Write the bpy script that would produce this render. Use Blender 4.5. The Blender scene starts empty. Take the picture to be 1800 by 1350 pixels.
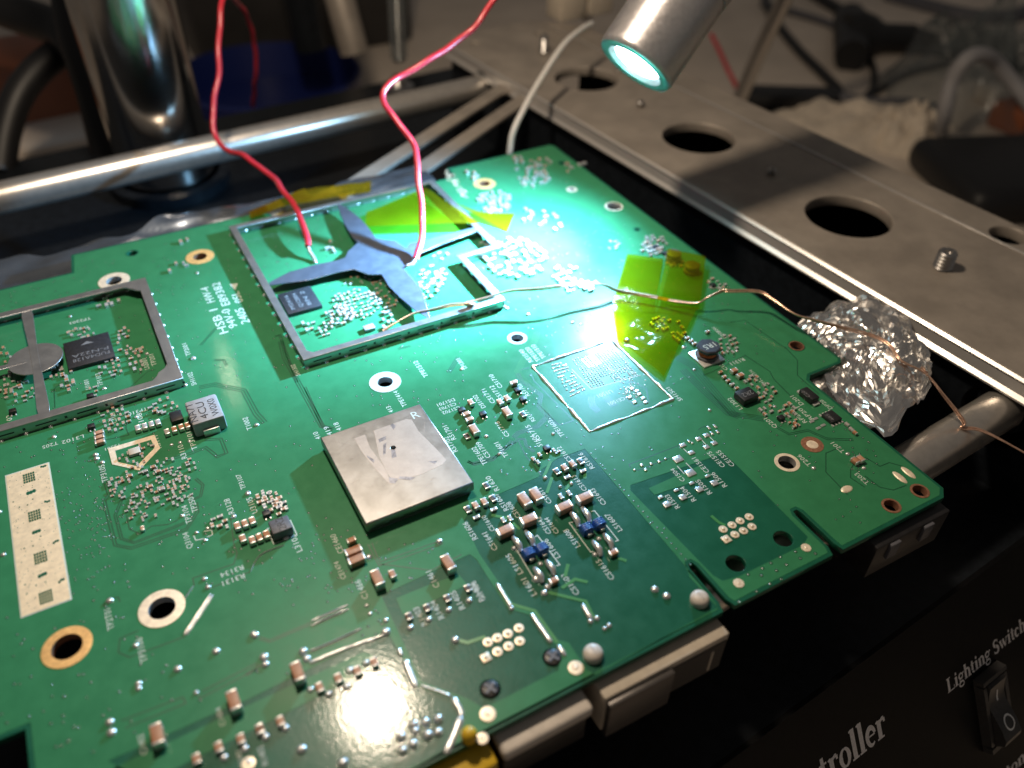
import bpy, bmesh, math, random
from mathutils import Vector, Matrix, noise
random.seed(11)
sc = bpy.context.scene
col = sc.collection
# ------------------------------------------------------------------ camera (1 unit = 1 cm)
F = 1448.0
R0 = Vector((0.8776647638, -0.4791019318, 0.0128802668))     # camera right
R1 = Vector((-0.3031122859, -0.5756862948, -0.7594130840))   # camera down
R2 = Vector((0.3712512686, 0.6626059379, -0.6504812577))     # camera forward
CAM = Vector((-4.12473206, -12.76609616, 14.50352723))
cd = bpy.data.cameras.new('camera'); cam = bpy.data.objects.new('camera', cd); col.objects.link(cam)
cam.matrix_world = Matrix(((R0.x, -R1.x, -R2.x, CAM.x), (R0.y, -R1.y, -R2.y, CAM.y), (R0.z, -R1.z, -R2.z, CAM.z), (0, 0, 0, 1)))
cd.sensor_width = 36.0; cd.lens = 36.0 * F / 1800.0
cd.clip_start = 0.5; cd.clip_end = 600.0
cd.dof.use_dof = True; cd.dof.focus_distance = 20.7; cd.dof.aperture_fstop = cd.lens * 0.001 / 0.31
sc.camera = cam
# ------------------------------------------------------------------ world, lamps, exposure
wd = bpy.data.worlds.new('World'); sc.world = wd; wd.use_nodes = True
wd.node_tree.nodes['Background'].inputs[0].default_value = (1.0, 0.92, 0.85, 1)
wd.node_tree.nodes['Background'].inputs[1].default_value = 0.075
LAMP = Vector((11.9, 8.3, 5.3)); LAX = Vector((0.71, 0.14, 0.69)).normalized()
WARM = Vector((0.49, 9.42, 26.2))
wl = bpy.data.lights.new('bench_lamp', 'POINT'); wl.shadow_soft_size = 1.45; wl.energy = 29000; wl.color = (1.0, 0.82, 0.62)
wo = bpy.data.objects.new('bench_lamp', wl); col.objects.link(wo); wo.location = WARM
sl = bpy.data.lights.new('led_beam', 'SPOT'); sl.energy = 23000; sl.color = (0.40, 0.88, 1.42); sl.spot_size = math.radians(140); sl.spot_blend = 1.0; sl.shadow_soft_size = 0.22
so = bpy.data.objects.new('led_beam', sl); col.objects.link(so); so.location = LAMP - LAX * 0.1
so.rotation_euler = (Vector((2.6, 8.2, 0)) - LAMP).to_track_quat('-Z', 'Y').to_euler()
sl2 = bpy.data.lights.new('led_core_beam', 'SPOT'); sl2.energy = 80000; sl2.color = sl.color; sl2.spot_size = math.radians(60); sl2.spot_blend = 1.0; sl2.shadow_soft_size = 0.22   # the focused core of the same lamp
so2 = bpy.data.objects.new('led_core_beam', sl2); col.objects.link(so2); so2.location = LAMP - LAX * 0.1
so2.rotation_euler = (Vector((6.3, 7.9, 0)) - LAMP).to_track_quat('-Z', 'Y').to_euler()
sc.view_settings.view_transform = 'Standard'; sc.view_settings.look = 'None'
sc.view_settings.exposure = 0.0; sc.view_settings.gamma = 1.0; sc.view_settings.use_curve_mapping = False
sc.cycles.use_denoising = True; sc.cycles.max_bounces = 8; sc.cycles.transparent_max_bounces = 16
sc.cycles.sample_clamp_indirect = 6.0; sc.cycles.caustics_reflective = False; sc.cycles.caustics_refractive = False

# ------------------------------------------------------------------ measuring: survey crops -> board coordinates
CR = {'p': (0, 0, 1), 'c1': (0, 0, 3), 'c2': (600, 0, 3), 'c3': (1200, 0, 3), 'c4': (0, 420, 3), 'c5': (400, 300, 3.6), 'c6': (800, 420, 3.6),
      'd1': (1200, 420, 3), 'd2': (0, 800, 3.6), 'd3': (400, 675, 3.6), 'd4': (800, 700, 3.6), 'd5': (1200, 800, 3),
      'd6': (0, 1000, 3.854), 'd7': (433, 1000, 3.854), 'd8': (850, 1000, 3.854), 'e1': (1333, 1000, 3.854)}
def ray(c, x, y):
    ox, oy, s = CR[c]; px, py = ox + x / s, oy + y / s
    return (R0 * ((px - 900) / F) + R1 * ((py - 675) / F) + R2)
def at(c, x, y, z=0.0):                 # point at height z
    r = ray(c, x, y); return CAM + r * ((z - CAM.z) / r.z)
def aty(c, x, y, Y):                    # point on the upright plane y = Y
    r = ray(c, x, y); return CAM + r * ((Y - CAM.y) / r.y)
def xy(c, x, y, z=0.0):
    p = at(c, x, y, z); return (p.x, p.y)
TH = math.radians(4.5); AX = Vector((math.cos(TH), math.sin(TH), 0)); AY = Vector((-math.sin(TH), math.cos(TH), 0))
def fx(x, y, z): return AX * x + AY * y + Vector((0, 0, z))     # work-holder frame -> world
RZ = Matrix.Rotation(TH, 4, 'Z')

# ------------------------------------------------------------------ materials
def nt(name):
    m = bpy.data.materials.new(name); m.use_nodes = True
    n = m.node_tree.nodes; return m, n, m.node_tree.links, n['Principled BSDF']
def M(name, c, rough=.5, metal=0., var=0., vs=4., bump=0., bs=60., coat=0., cr=.08, rvar=0., c2=None, spec=.5, stretch=None, emis=None, es=0.):
    m, n, l, b = nt(name)
    b.inputs['Base Color'].default_value = (*c, 1); b.inputs['Roughness'].default_value = rough
    b.inputs['Metallic'].default_value = metal; b.inputs['Specular IOR Level'].default_value = spec
    b.inputs['Coat Weight'].default_value = coat; b.inputs['Coat Roughness'].default_value = cr
    if emis: b.inputs['Emission Color'].default_value = (*emis, 1); b.inputs['Emission Strength'].default_value = es
    if var or bump or rvar:
        tc = n.new('ShaderNodeTexCoord'); mp = n.new('ShaderNodeMapping'); l.new(tc.outputs['Object'], mp.inputs[0])
        if stretch: mp.inputs['Scale'].default_value = stretch
    if var or rvar:
        no = n.new('ShaderNodeTexNoise'); no.inputs['Scale'].default_value = vs; no.inputs['Detail'].default_value = 6; no.inputs['Roughness'].default_value = .65
        l.new(mp.outputs[0], no.inputs['Vector'])
    if var:
        mx = n.new('ShaderNodeMix'); mx.data_type = 'RGBA'
        k = c2 or tuple(v * (1 - var) for v in c)
        mx.inputs[6].default_value = (*k, 1); mx.inputs[7].default_value = (*(c if c2 else tuple(min(1, v * (1 + var)) for v in c)), 1)
        rp = n.new('ShaderNodeMapRange'); rp.inputs[1].default_value = .35; rp.inputs[2].default_value = .65
        l.new(no.outputs[0], rp.inputs[0]); l.new(rp.outputs[0], mx.inputs[0]); l.new(mx.outputs[2], b.inputs['Base Color'])
    if rvar:
        rr = n.new('ShaderNodeMapRange'); rr.inputs[1].default_value = .3; rr.inputs[2].default_value = .7
        rr.inputs[3].default_value = max(.02, rough - rvar); rr.inputs[4].default_value = min(1, rough + rvar)
        l.new(no.outputs[0], rr.inputs[0]); l.new(rr.outputs[0], b.inputs['Roughness'])
        if coat:
            r3 = n.new('ShaderNodeMapRange'); r3.inputs[1].default_value = .4; r3.inputs[2].default_value = .68; r3.inputs[3].default_value = cr * .7; r3.inputs[4].default_value = cr * 1.7
            l.new(no.outputs[0], r3.inputs[0]); l.new(r3.outputs[0], b.inputs['Coat Roughness'])
    if bump:
        n2 = n.new('ShaderNodeTexNoise'); n2.inputs['Scale'].default_value = bs; n2.inputs['Detail'].default_value = 4
        l.new(mp.outputs[0], n2.inputs['Vector'])
        bp = n.new('ShaderNodeBump'); bp.inputs['Strength'].default_value = bump; bp.inputs['Distance'].default_value = .02
        l.new(n2.outputs[0], bp.inputs['Height']); l.new(bp.outputs[0], b.inputs['Normal'])
        if coat: l.new(bp.outputs[0], b.inputs['Coat Normal'])
    return m
MAT = dict(
    mask=M('solder_mask_green', (.032, .185, .080), .36, 0, .07, 2.2, .05, 26, .36, .036, rvar=.06, spec=.16),
    mask_dark=M('solder_mask_dark', (.008, .095, .052), .36, 0, .08, 2.5, .13, 13, .32, .07, rvar=.06, spec=.18),
    mask_line=M('solder_mask_trace_gap', (.006, .07, .03), .45),
    mask_light=M('solder_mask_over_trace', (.05, .23, .07), .3, coat=.5, cr=.12),
    edge=M('laminate_edge', (.03, .13, .06), .6, 0, .3, 9),
    silk=M('silkscreen_ink', (.54, .60, .54), .6),
    gold=M('gold_plated_copper', (.88, .72, .50), .45, .35, .12, 6, .05, 40),
    cream=M('tinned_ring', (.90, .74, .56), .42, .3, .15, 8, .1, 30),
    goldring=M('amber_plated_ring', (.88, .50, .19), .40, .35, .2, 7, .08, 30),
    copper=M('oxidised_copper', (.42, .2, .12), .45, .6, .25, 12),
    solder=M('solder', (.70, .69, .67), .28, .7, .15, 30, .25, 40),
    tin=M('tin_end_cap', (.78, .76, .73), .36, .65, .15, 25),
    tan=M('ceramic_tan', (.50, .27, .17), .5, 0, .18, 14, spec=.4),
    brown=M('ceramic_brown', (.42, .20, .11), .48, 0, .18, 14, spec=.4),
    grey=M('ceramic_grey', (.36, .33, .31), .5, 0, .15, 14),
    black=M('epoxy_black', (.014, .014, .016), .45, 0, .3, 20, .15, 90),
    chip=M('chip_package', (.018, .018, .022), .5, 0, .3, 12, .2, 110),
    mark=M('laser_mark', (.16, .16, .17), .7),
    ferrite=M('ferrite_grey', (.33, .32, .33), .55, 0, .12, 9, .15, 60),
    ferrite_dark=M('ferrite_dark', (.10, .10, .115), .5, 0, .2, 9, .15, 60),
    drumcap=M('drum_cap_coating', (.035, .04, .055), .45, 0, .2, 9, .1, 60),
    shutter=M('dull_shutter_metal', (.11, .10, .095), .4, .5, .1, 6),
    blue=M('blue_enamel_wire', (.02, .09, .33), .35, 0, .3, 18, .5, 30, .4, .1),
    winding=M('copper_winding', (.75, .27, .10), .3, .9, .25, 20),
    inkdark=M('dark_ink', (.03, .03, .035), .6),
    inkbrown=M('brown_ink', (.23, .13, .09), .6),
    shield=M('tinplate', (.46, .45, .44), .36, .88, .04, 3, .05, 60, rvar=.05),
    shield_top=M('tinplate_scuffed', (.37, .36, .345), .38, 1., .05, 1.6, .05, 60, rvar=.05),
    brace=M('brace_tinplate_led_tint', (.25, .285, .37), .36, .85, .05, 3, .06, 40, rvar=.05),  # tinplate, with the blue reflection of the LED put into its colour
    scratch=M('scratch_residue', (.40, .355, .32), .48, .8, .08, 3, .05, 40),
    scratch_dark=M('residue_streak', (.36, .36, .40), .35, .9, .3, 9),
    white_plastic=M('white_plastic', (.62, .56, .50), .45, 0, .08, 5),
    beige=M('beige_connector', (.54, .47, .38), .5, 0, .08, 4),
    black_plastic=M('black_plastic', (.014, .013, .014), .42, 0, .3, 4, .06, 40),
    yellow=M('yellow_plastic', (.62, .40, .02), .4, 0, .1, 8),
    alu=M('bead_blasted_aluminium', (.37, .325, .28), .5, .45, .14, .55, .08, 55, rvar=.05),
    alu_lip=M('bright_aluminium', (.62, .59, .56), .34, .6, .06, 1.4, .03, 40, stretch=(1, 30, 30)),
    chrome=M('chrome', (.54, .52, .50), .15, 1., .05, 2, .02, 30),
    rod=M('steel_rod', (.74, .69, .63), .30, .85, .08, 3, .03, 60),
    steel=M('zinc_steel', (.52, .50, .48), .32, 1., .15, 14),
    dark_metal=M('black_coated_metal', (.009, .011, .014), .4, 0, .3, 3, .05, 50, spec=.2),
    panel=M('black_powder_coat', (.0025, .0025, .003), .5, 0, .3, 5, .12, 70, spec=.15),
    ink=M('panel_ink', (.90, .86, .86), .6, 0, .12, 20),
    inkwhite=M('switch_ink', (.9, .9, .9), .5),
    rubber=M('switch_plastic', (.05, .048, .048), .38, 0, .2, 12, .1, 60),
    bench=M('bench_laminate', (.66, .57, .48), .6, 0, .12, .12, .04, 3),
    cable=M('cable_rubber', (.008, .008, .009), .5),
    orange=M('orange_plastic', (.28, .075, .022), .55, 0, .1, .4),
    bluep=M('blue_plastic', (.006, .014, .10), .4),
    red=M('red_insulation', (.56, .026, .045), .34, 0, .08, 8, coat=.3, cr=.2),
    ptfe=M('white_sleeving', (.72, .70, .68), .4, 0, .06, 6),
    enam=M('enamelled_copper', (.82, .52, .38), .28, .8, .2, 10),
    film=M('crinkled_film', (.30, .34, .40), .22, .9, .06, 2, .05, 20),
    foil=M('aluminium_foil', (.86, .84, .82), .25, .96, .03, 6, .08, 9),
    lampbody=M('satin_aluminium', (.66, .63, .64), .34, .85, .05, 6, .08, 60, rvar=.05),
    bezel=M('anodised_ring', (.30, .42, .44), .35, .8),
    tissue=M('tissue_paper', (.74, .64, .52), .9, 0, .1, 1.5, .3, 2),
    darkbox=M('dim_backdrop_colour', (.030, .028, .027), .5, 0, .2, .3),
    lens=M('led_lens', (.8, .95, 1), .2, emis=(.62, .93, 1.0), es=55.0),
)
def kapton(name, tint, body):
    m, n, l, b = nt(name)
    tr = n.new('ShaderNodeBsdfTransparent'); tr.inputs[0].default_value = (*tint, 1)
    b.inputs['Base Color'].default_value = (*body, 1); b.inputs['Roughness'].default_value = .12
    lw = n.new('ShaderNodeLayerWeight'); lw.inputs[0].default_value = .28
    mr = n.new('ShaderNodeMapRange'); mr.inputs[3].default_value = .13; mr.inputs[4].default_value = .5
    tc = n.new('ShaderNodeTexCoord'); no = n.new('ShaderNodeTexNoise'); no.inputs['Scale'].default_value = 3; l.new(tc.outputs['Object'], no.inputs[0])
    bp = n.new('ShaderNodeBump'); bp.inputs['Strength'].default_value = .5; bp.inputs['Distance'].default_value = .05
    l.new(no.outputs[0], bp.inputs['Height']); l.new(bp.outputs[0], b.inputs['Normal'])
    mx = n.new('ShaderNodeMixShader'); l.new(lw.outputs['Facing'], mr.inputs[0]); l.new(mr.outputs[0], mx.inputs[0])
    l.new(tr.outputs[0], mx.inputs[1]); l.new(b.outputs[0], mx.inputs[2]); l.new(mx.outputs[0], n['Material Output'].inputs[0])
    return m
MAT['kapton'] = kapton('polyimide_tape', (.86, .80, .07), (.16, .14, .004))
MAT['kapton_dim'] = kapton('polyimide_tape_doubled', (.62, .44, .02), (.30, .20, .01))
MAT['clear'] = kapton('clear_film', (.86, .88, .88), (.25, .27, .28))

# ------------------------------------------------------------------ mesh helpers
class MB:
    def __init__(s): s.v, s.f, s.m = [], [], []
    def add(s, vs, fs, m=0):
        o = len(s.v); s.v += [tuple(v) for v in vs]; s.f += [tuple(i + o for i in f) for f in fs]; s.m += [m] * len(fs)
    def box(s, c, d, m=0, rz=0.0):
        ca, sa = math.cos(rz), math.sin(rz); vs = []
        for k in (-.5, .5):
            for j in (-.5, .5):
                for i in (-.5, .5):
                    x, y = i * d[0], j * d[1]; vs.append((c[0] + x * ca - y * sa, c[1] + x * sa + y * ca, c[2] + k * d[2]))
        s.add(vs, [(0, 2, 3, 1), (4, 5, 7, 6), (0, 1, 5, 4), (2, 6, 7, 3), (0, 4, 6, 2), (1, 3, 7, 5)], m)
    def tube(s, pts, r, n=10, m=0, caps=True):
        pts = [Vector(p) for p in pts]; k = len(pts); rr = r if isinstance(r, (list, tuple)) else [r] * k
        t0 = (pts[1] - pts[0]).normalized(); up = t0.orthogonal().normalized(); vs = []
        for i, p in enumerate(pts):
            t = (pts[min(i + 1, k - 1)] - pts[max(i - 1, 0)]).normalized()
            up = (up - t * up.dot(t)).normalized(); w = t.cross(up)
            vs += [p + (up * math.cos(a) + w * math.sin(a)) * rr[i] for a in (2 * math.pi * j / n for j in range(n))]
        fs = [(i * n + j, i * n + (j + 1) % n, (i + 1) * n + (j + 1) % n, (i + 1) * n + j) for i in range(k - 1) for j in range(n)]
        if caps: fs += [tuple(reversed(range(n))), tuple(range((k - 1) * n, k * n))]
        s.add(vs, fs, m)
    def dome(s, c, rx, ry, h, n=10, rings=3, m=0):
        vs = []
        for i in range(rings):
            a = math.pi / 2 * i / rings
            vs += [(c[0] + rx * math.cos(a) * math.cos(2 * math.pi * j / n), c[1] + ry * math.cos(a) * math.sin(2 * math.pi * j / n), c[2] + h * math.sin(a)) for j in range(n)]
        vs.append((c[0], c[1], c[2] + h)); t = len(vs) - 1
        fs = [(i * n + j, i * n + (j + 1) % n, (i + 1) * n + (j + 1) % n, (i + 1) * n + j) for i in range(rings - 1) for j in range(n)]
        fs += [((rings - 1) * n + j, (rings - 1) * n + (j + 1) % n, t) for j in range(n)]
        s.add(vs, fs, m)
    def ring(s, c, r0, r1, h, n=32, m=0):            # flat ring with a hole, top at c.z + h, slightly domed
        vs = []; pr = [(r0, -h * .2), (r0, h * .9), ((r0 + r1) / 2, h), (r1, h * .7), (r1, 0)]
        for rr, z in pr: vs += [(c[0] + rr * math.cos(2 * math.pi * j / n), c[1] + rr * math.sin(2 * math.pi * j / n), c[2] + z) for j in range(n)]
        s.add(vs, [(i * n + j, (i + 1) * n + j, (i + 1) * n + (j + 1) % n, i * n + (j + 1) % n) for i in range(len(pr) - 1) for j in range(n)], m)
    def lathe(s, prof, o, ax, n=32, m=0):            # prof: (distance along axis, radius)
        ax = Vector(ax).normalized(); u = ax.orthogonal().normalized(); w = ax.cross(u); vs = []
        for d, r in prof: vs += [Vector(o) + ax * d + (u * math.cos(2 * math.pi * j / n) + w * math.sin(2 * math.pi * j / n)) * r for j in range(n)]
        s.add(vs, [(i * n + j, i * n + (j + 1) % n, (i + 1) * n + (j + 1) % n, (i + 1) * n + j) for i in range(len(prof) - 1) for j in range(n)], m)
    def strip(s, pts, w, z, m=0, h=0.0):             # flat ribbon along a polyline, height h
        P = [Vector((p[0], p[1], 0)) for p in pts]; L = []
        for i, p in enumerate(P):
            a = (p - P[i - 1]).normalized() if i else (P[1] - p).normalized()
            b = (P[i + 1] - p).normalized() if i < len(P) - 1 else a
            t = (a + b); t = t.normalized() if t.length > 1e-6 else a; nn = Vector((-t.y, t.x, 0)); k = w / 2 / max(.35, nn.dot(Vector((-a.y, a.x, 0))))
            L.append((p + nn * k, p - nn * k))
        for i in range(len(P) - 1):
            a, b = L[i]; c, d = L[i + 1]
            if h: vs = [(q.x, q.y, zz) for zz in (z, z + h) for q in (a, b, d, c)]; s.add(vs, [(4, 5, 6, 7), (0, 4, 7, 3), (1, 2, 6, 5), (0, 1, 5, 4), (3, 7, 6, 2)], m)
            else: s.add([(q.x, q.y, z) for q in (a, b, d, c)], [(0, 1, 2, 3)], m)
    def mesh(s, name, mats, smooth=None):
        me = bpy.data.meshes.new(name); me.from_pydata(s.v, [], s.f)
        for mm in mats: me.materials.append(MAT[mm])
        if any(s.m): me.polygons.foreach_set('material_index', s.m)
        if smooth is not None:
            me.polygons.foreach_set('use_smooth', [True] * len(me.polygons)); me.set_sharp_from_angle(angle=math.radians(smooth))
        me.update(); return me
def link(name, me, parent=None, mw=None):
    o = bpy.data.objects.new(name, me); col.objects.link(o)
    if mw is not None: o.matrix_basis = mw
    if parent is not None:
        o.parent = parent; o.matrix_parent_inverse = parent.matrix_basis.inverted()
    return o
def obj(name, mb, mats, parent=None, smooth=None, mw=None):
    return link(name, mb.mesh(name, [mats] if isinstance(mats, str) else mats, smooth), parent, mw)
def tag(o, label, cat, group=None, kind=None):
    o['label'] = label; o['category'] = cat
    if group: o['group'] = group
    if kind: o['kind'] = kind
    return o
def thing(name, label, cat, loc=(0, 0, 0), group=None):
    o = bpy.data.objects.new(name, None); col.objects.link(o); o.location = loc; o.empty_display_size = .5
    return tag(o, label, cat, group)
_bev = {}
def bevbox(d, b, mat, seg=2):
    key = (tuple(round(x, 3) for x in d), b, mat, seg)
    if key not in _bev:
        bm = bmesh.new(); bmesh.ops.create_cube(bm, size=1.0)
        for v in bm.verts: v.co = Vector((v.co.x * d[0], v.co.y * d[1], v.co.z * d[2]))
        bmesh.ops.bevel(bm, geom=bm.edges[:] + bm.verts[:], offset=b, segments=seg, affect='EDGES', profile=.5)
        me = bpy.data.meshes.new('block'); bm.to_mesh(me); bm.free(); me.materials.append(MAT[mat])
        me.polygons.foreach_set('use_smooth', [True] * len(me.polygons)); me.set_sharp_from_angle(angle=math.radians(40)); _bev[key] = me
    return _bev[key]
QUEUE = []
tmpcol = bpy.data.collections.new('tmp'); col.children.link(tmpcol)
def circ(c, r, n=36): return [(c[0] + r * math.cos(2 * math.pi * i / n), c[1] + r * math.sin(2 * math.pi * i / n)) for i in range(n)]
def flat(name, outer, holes, z0, z1, mat, parent=None, bevel=0.0, mw=None):
    cu = bpy.data.curves.new('t', 'CURVE'); cu.dimensions = '2D'; cu.fill_mode = 'BOTH'
    cu.extrude = max(0, (z1 - z0) / 2 - bevel); cu.bevel_depth = bevel; cu.bevel_resolution = 1 if bevel else 0; cu.offset = -bevel
    for lp in [outer] + list(holes):
        sp = cu.splines.new('POLY'); sp.points.add(len(lp) - 1); sp.use_cyclic_u = True
        for p, q in zip(sp.points, lp): p.co = (q[0], q[1], 0, 1)
    t = bpy.data.objects.new('t', cu); tmpcol.objects.link(t)
    o = link(name, bpy.data.meshes.new(name), parent, (mw or Matrix()) @ Matrix.Translation((0, 0, (z0 + z1) / 2)))
    QUEUE.append((t, o, mat, None)); return o
def text(name, body, p0, dx, dy, length, mat, parent, hmax=None):
    cu = bpy.data.curves.new('t', 'FONT'); cu.body = body; cu.size = 1.0; cu.extrude = 0.0; cu.resolution_u = 2; cu.offset = .0
    t = bpy.data.objects.new('t', cu); tmpcol.objects.link(t)
    dz = dx.cross(dy); mw = Matrix(((dx.x, dy.x, dz.x, p0.x), (dx.y, dy.y, dz.y, p0.y), (dx.z, dy.z, dz.z, p0.z), (0, 0, 0, 1)))
    o = link(name, bpy.data.meshes.new(name), parent, mw); QUEUE.append((t, o, mat, (length, hmax))); return o
def flush():
    bpy.context.view_layer.update(); dg = bpy.context.evaluated_depsgraph_get()
    for t, o, mat, fit in QUEUE:
        me = bpy.data.meshes.new_from_object(t.evaluated_get(dg)); me.materials.clear(); me.materials.append(MAT[mat])
        if fit:
            xs = [v.co.x for v in me.vertices]; k = fit[0] / max(1e-4, max(xs) - min(xs)); x0 = min(xs)
            ky = k if not fit[1] else min(k, fit[1] / .72)
            for v in me.vertices: v.co.x = (v.co.x - x0) * k; v.co.y *= ky
        old = o.data; o.data = me; me.name = o.name; bpy.data.meshes.remove(old)
        c = t.data; bpy.data.objects.remove(t); bpy.data.curves.remove(c)
    QUEUE.clear(); bpy.data.collections.remove(tmpcol)
def smoothpath(P, sub=8):
    P = [Vector(p) for p in P]; out = []
    for i in range(len(P) - 1):
        a, b, c, d = P[max(i - 1, 0)], P[i], P[i + 1], P[min(i + 2, len(P) - 1)]
        for k in range(sub):
            t = k / sub; out.append(.5 * ((2 * b) + (c - a) * t + (2 * a - 5 * b + 4 * c - d) * t * t + (3 * b - a - 3 * c + d) * t ** 3))
    return out + [P[-1]]

# ================================================================== SETTING
b = MB(); b.add([(-160, -60, -11), (200, -60, -11), (200, 260, -11), (-160, 260, -11)], [(0, 1, 2, 3)])
bench = obj('bench_top', b, 'bench'); bench['kind'] = 'structure'; bench['label'] = 'brown grey bench top behind the work holder'

# ================================================================== PREHEATER with sloping control panel
st = thing('preheater_station', 'black preheater box with sloping lettered control panel under the circuit board', 'preheater', fx(6, 10, -11))
b = MB(); PV = Vector((0, -.5, -.866))                # panel slope direction in the holder frame
x0, x1, yb = -26.0, 23.9, 33.0
pr = [(-7.9, -4.0), (yb, -4.0), (yb, -11), (-11.9, -11)]
b.add([(x, y, z) for x in (x0, x1) for y, z in pr], [(0, 4, 5, 1), (1, 5, 6, 2), (0, 1, 2, 3), (4, 7, 6, 5), (3, 2, 6, 7)])
obj('housing', b, 'dark_metal', st, mw=RZ)
b = MB(); q = Vector((0, -7.9, -4)); qn = Vector((0, -.866, .5))
def pn(u, v, h=0.0): return Vector((u, -7.9, -4)) + PV * v + qn * h
for (u0, u1, v0, v1, h) in [(x0, x1, 0, 8.1, .12)]:
    vs = [pn(u0, v0, 0), pn(u1, v0, 0), pn(u1, v1, 0), pn(u0, v1, 0), pn(u0 + .1, v0 + .05, h), pn(u1 - .1, v0 + .05, h), pn(u1 - .1, v1, h), pn(u0 + .1, v1, h)]
    b.add(vs, [(4, 7, 6, 5), (0, 4, 5, 1), (1, 5, 6, 2), (2, 6, 7, 3), (3, 7, 4, 0)])
obj('control_panel', b, 'panel', st, mw=RZ)
# serif lettering drawn as strokes: each glyph is a list of (polyline, start width, mid width, end width)
def arc(cx, cy, rx, ry, a0, a1, n=12): return [(cx + rx * math.cos(math.radians(a0 + (a1 - a0) * i / n)), cy + ry * math.sin(math.radians(a0 + (a1 - a0) * i / n))) for i in range(n + 1)]
TH_, HL = .17, .05
def stem(x, y0, y1): return ([(x, y0), (x, y1)], TH_, TH_, TH_)
def ser(x0, x1, y): return ([(x0, y + .022), (x1, y + .022)], .045, .045, .045)
GL = {
 'L': (.66, [stem(.19, 0, .72), ser(.04, .36, 0), ser(.04, .36, .675), ([(.2, .025), (.58, .025), (.62, .2)], .05, .07, .05)]),
 'i': (.32, [stem(.16, 0, .48), ser(.02, .30, 0), ([(.03, .44), (.16, .48)], .05, .05, .05), ([(.10, .64), (.22, .64)], .13, .15, .13)]),
 'g': (.52, [(arc(.24, .33, .15, .13, 0, 360, 16), .07, .12, .07), (arc(.25, -.08, .19, .12, 0, 360, 16), .06, .10, .06), ([(.14, .2), (.12, .08), (.38, .05)], .06, .10, .08), ([(.38, .42), (.50, .46)], .06, .08, .08)]),
 'h': (.58, [stem(.14, 0, .74), ser(.01, .28, 0), ([(.02, .70), (.12, .73)], .05, .05, .05), (arc(.28, .33, .15, .14, 160, 0, 8), .05, .1, TH_), stem(.43, 0, .34), ser(.31, .57, 0)]),
 't': (.36, [([(.16, .62), (.16, .14)], .12, TH_, TH_), (arc(.25, .12, .09, .10, 180, 320, 6), TH_, .09, .04), ([(.02, .455), (.32, .455)], .05, .05, .05)]),
 'n': (.58, [stem(.14, 0, .46), ser(.01, .28, 0), ([(.02, .43), (.12, .46)], .05, .05, .05), (arc(.28, .33, .15, .14, 160, 0, 8), .05, .1, TH_), stem(.43, 0, .34), ser(.31, .57, 0)]),
 'S': (.56, [(arc(.27, .54, .17, .16, 30, 260, 14), .05, .13, .16), (arc(.28, .19, .18, .17, 90, -160, 14), .17, .14, .05), ([(.42, .54), (.44, .70)], .04, .05, .04), ([(.10, .02), (.09, .18)], .05, .04, .03)]),
 'w': (.76, [([(.10, .46), (.26, .03)], .15, .15, .10), ([(.26, .03), (.37, .40)], .05, .05, .05), ([(.36, .46), (.52, .03)], .15, .15, .10), ([(.52, .03), (.68, .44)], .05, .05, .05), ser(.0, .22, .435), ser(.28, .46, .435), ser(.58, .76, .435)]),
 'c': (.46, [(arc(.25, .23, .17, .21, 45, 315, 18), .05, .17, .05), ([(.33, .37), (.40, .37)], .09, .11, .09)]),
 'o': (.52, [(arc(.26, .23, .17, .21, 90, 270, 12), .05, .16, .05), (arc(.26, .23, .17, .21, 270, 450, 12), .05, .16, .05)]),
 'r': (.44, [stem(.15, 0, .46), ser(.01, .31, 0), ([(.02, .43), (.12, .46)], .05, .05, .05), (arc(.32, .30, .14, .15, 150, 70, 6), .05, .08, .10), ([(.34, .40), (.42, .40)], .10, .12, .10)]),
 'l': (.32, [stem(.16, 0, .74), ser(.02, .30, 0), ([(.03, .70), (.14, .73)], .05, .05, .05)]),
 'e': (.48, [(arc(.25, .23, .17, .21, 10, 310, 18), .10, .16, .05), ([(.10, .25), (.41, .25)], .04, .05, .04)]),
 'C': (.66, [(arc(.34, .36, .25, .33, 40, 320, 18), .05, .18, .05), ([(.56, .50), (.57, .68)], .04, .05, .04)]),
 'B': (.64, [stem(.17, 0, .72), ser(.02, .34, 0), ser(.02, .34, .675), (arc(.3, .54, .2, .16, 90, -90, 8), .05, .14, .05), (arc(.3, .19, .24, .17, 90, -90, 8), .05, .16, .05)]),
 'u': (.58, [stem(.14, .12, .46), (arc(.28, .14, .14, .13, 180, 340, 8), TH_, .1, .05), stem(.43, 0, .46), ser(.42, .57, 0)]),
}
def lettering(words, u0, v0, length, hcap):
    adv = sum(.26 if c == ' ' else GL[c][0] for c in words); kx = length / adv; ky = hcap / .72; x = 0
    for c in words:
        if c == ' ': x += .26; continue
        mb = MB(); lay = 0
        for pts, w0, w1, w2 in GL[c][1]:
            n = len(pts); L = []; lay += 1
            for i, p in enumerate(pts):
                a = Vector(pts[max(i - 1, 0)]); d = Vector(pts[min(i + 1, n - 1)]); t = (d - a).normalized(); nn = Vector((-t.y, t.x))
                f = i / (n - 1); w = (w0 + (w1 - w0) * f * 2) if f < .5 else (w1 + (w2 - w1) * (f - .5) * 2)
                L.append((Vector(p) + nn * w / 2, Vector(p) - nn * w / 2))
            vs = []
            for a, d in L:
                for e in (a, d): vs.append(pn(u0 + (x + e.x) * kx, v0 - e.y * ky, .125 + lay * .0012))
            mb.add(vs, [(2 * i, 2 * i + 1, 2 * i + 3, 2 * i + 2) for i in range(n - 1)])
        obj('panel_letter', mb, 'ink', st, mw=RZ); x += GL[c][0]
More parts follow.
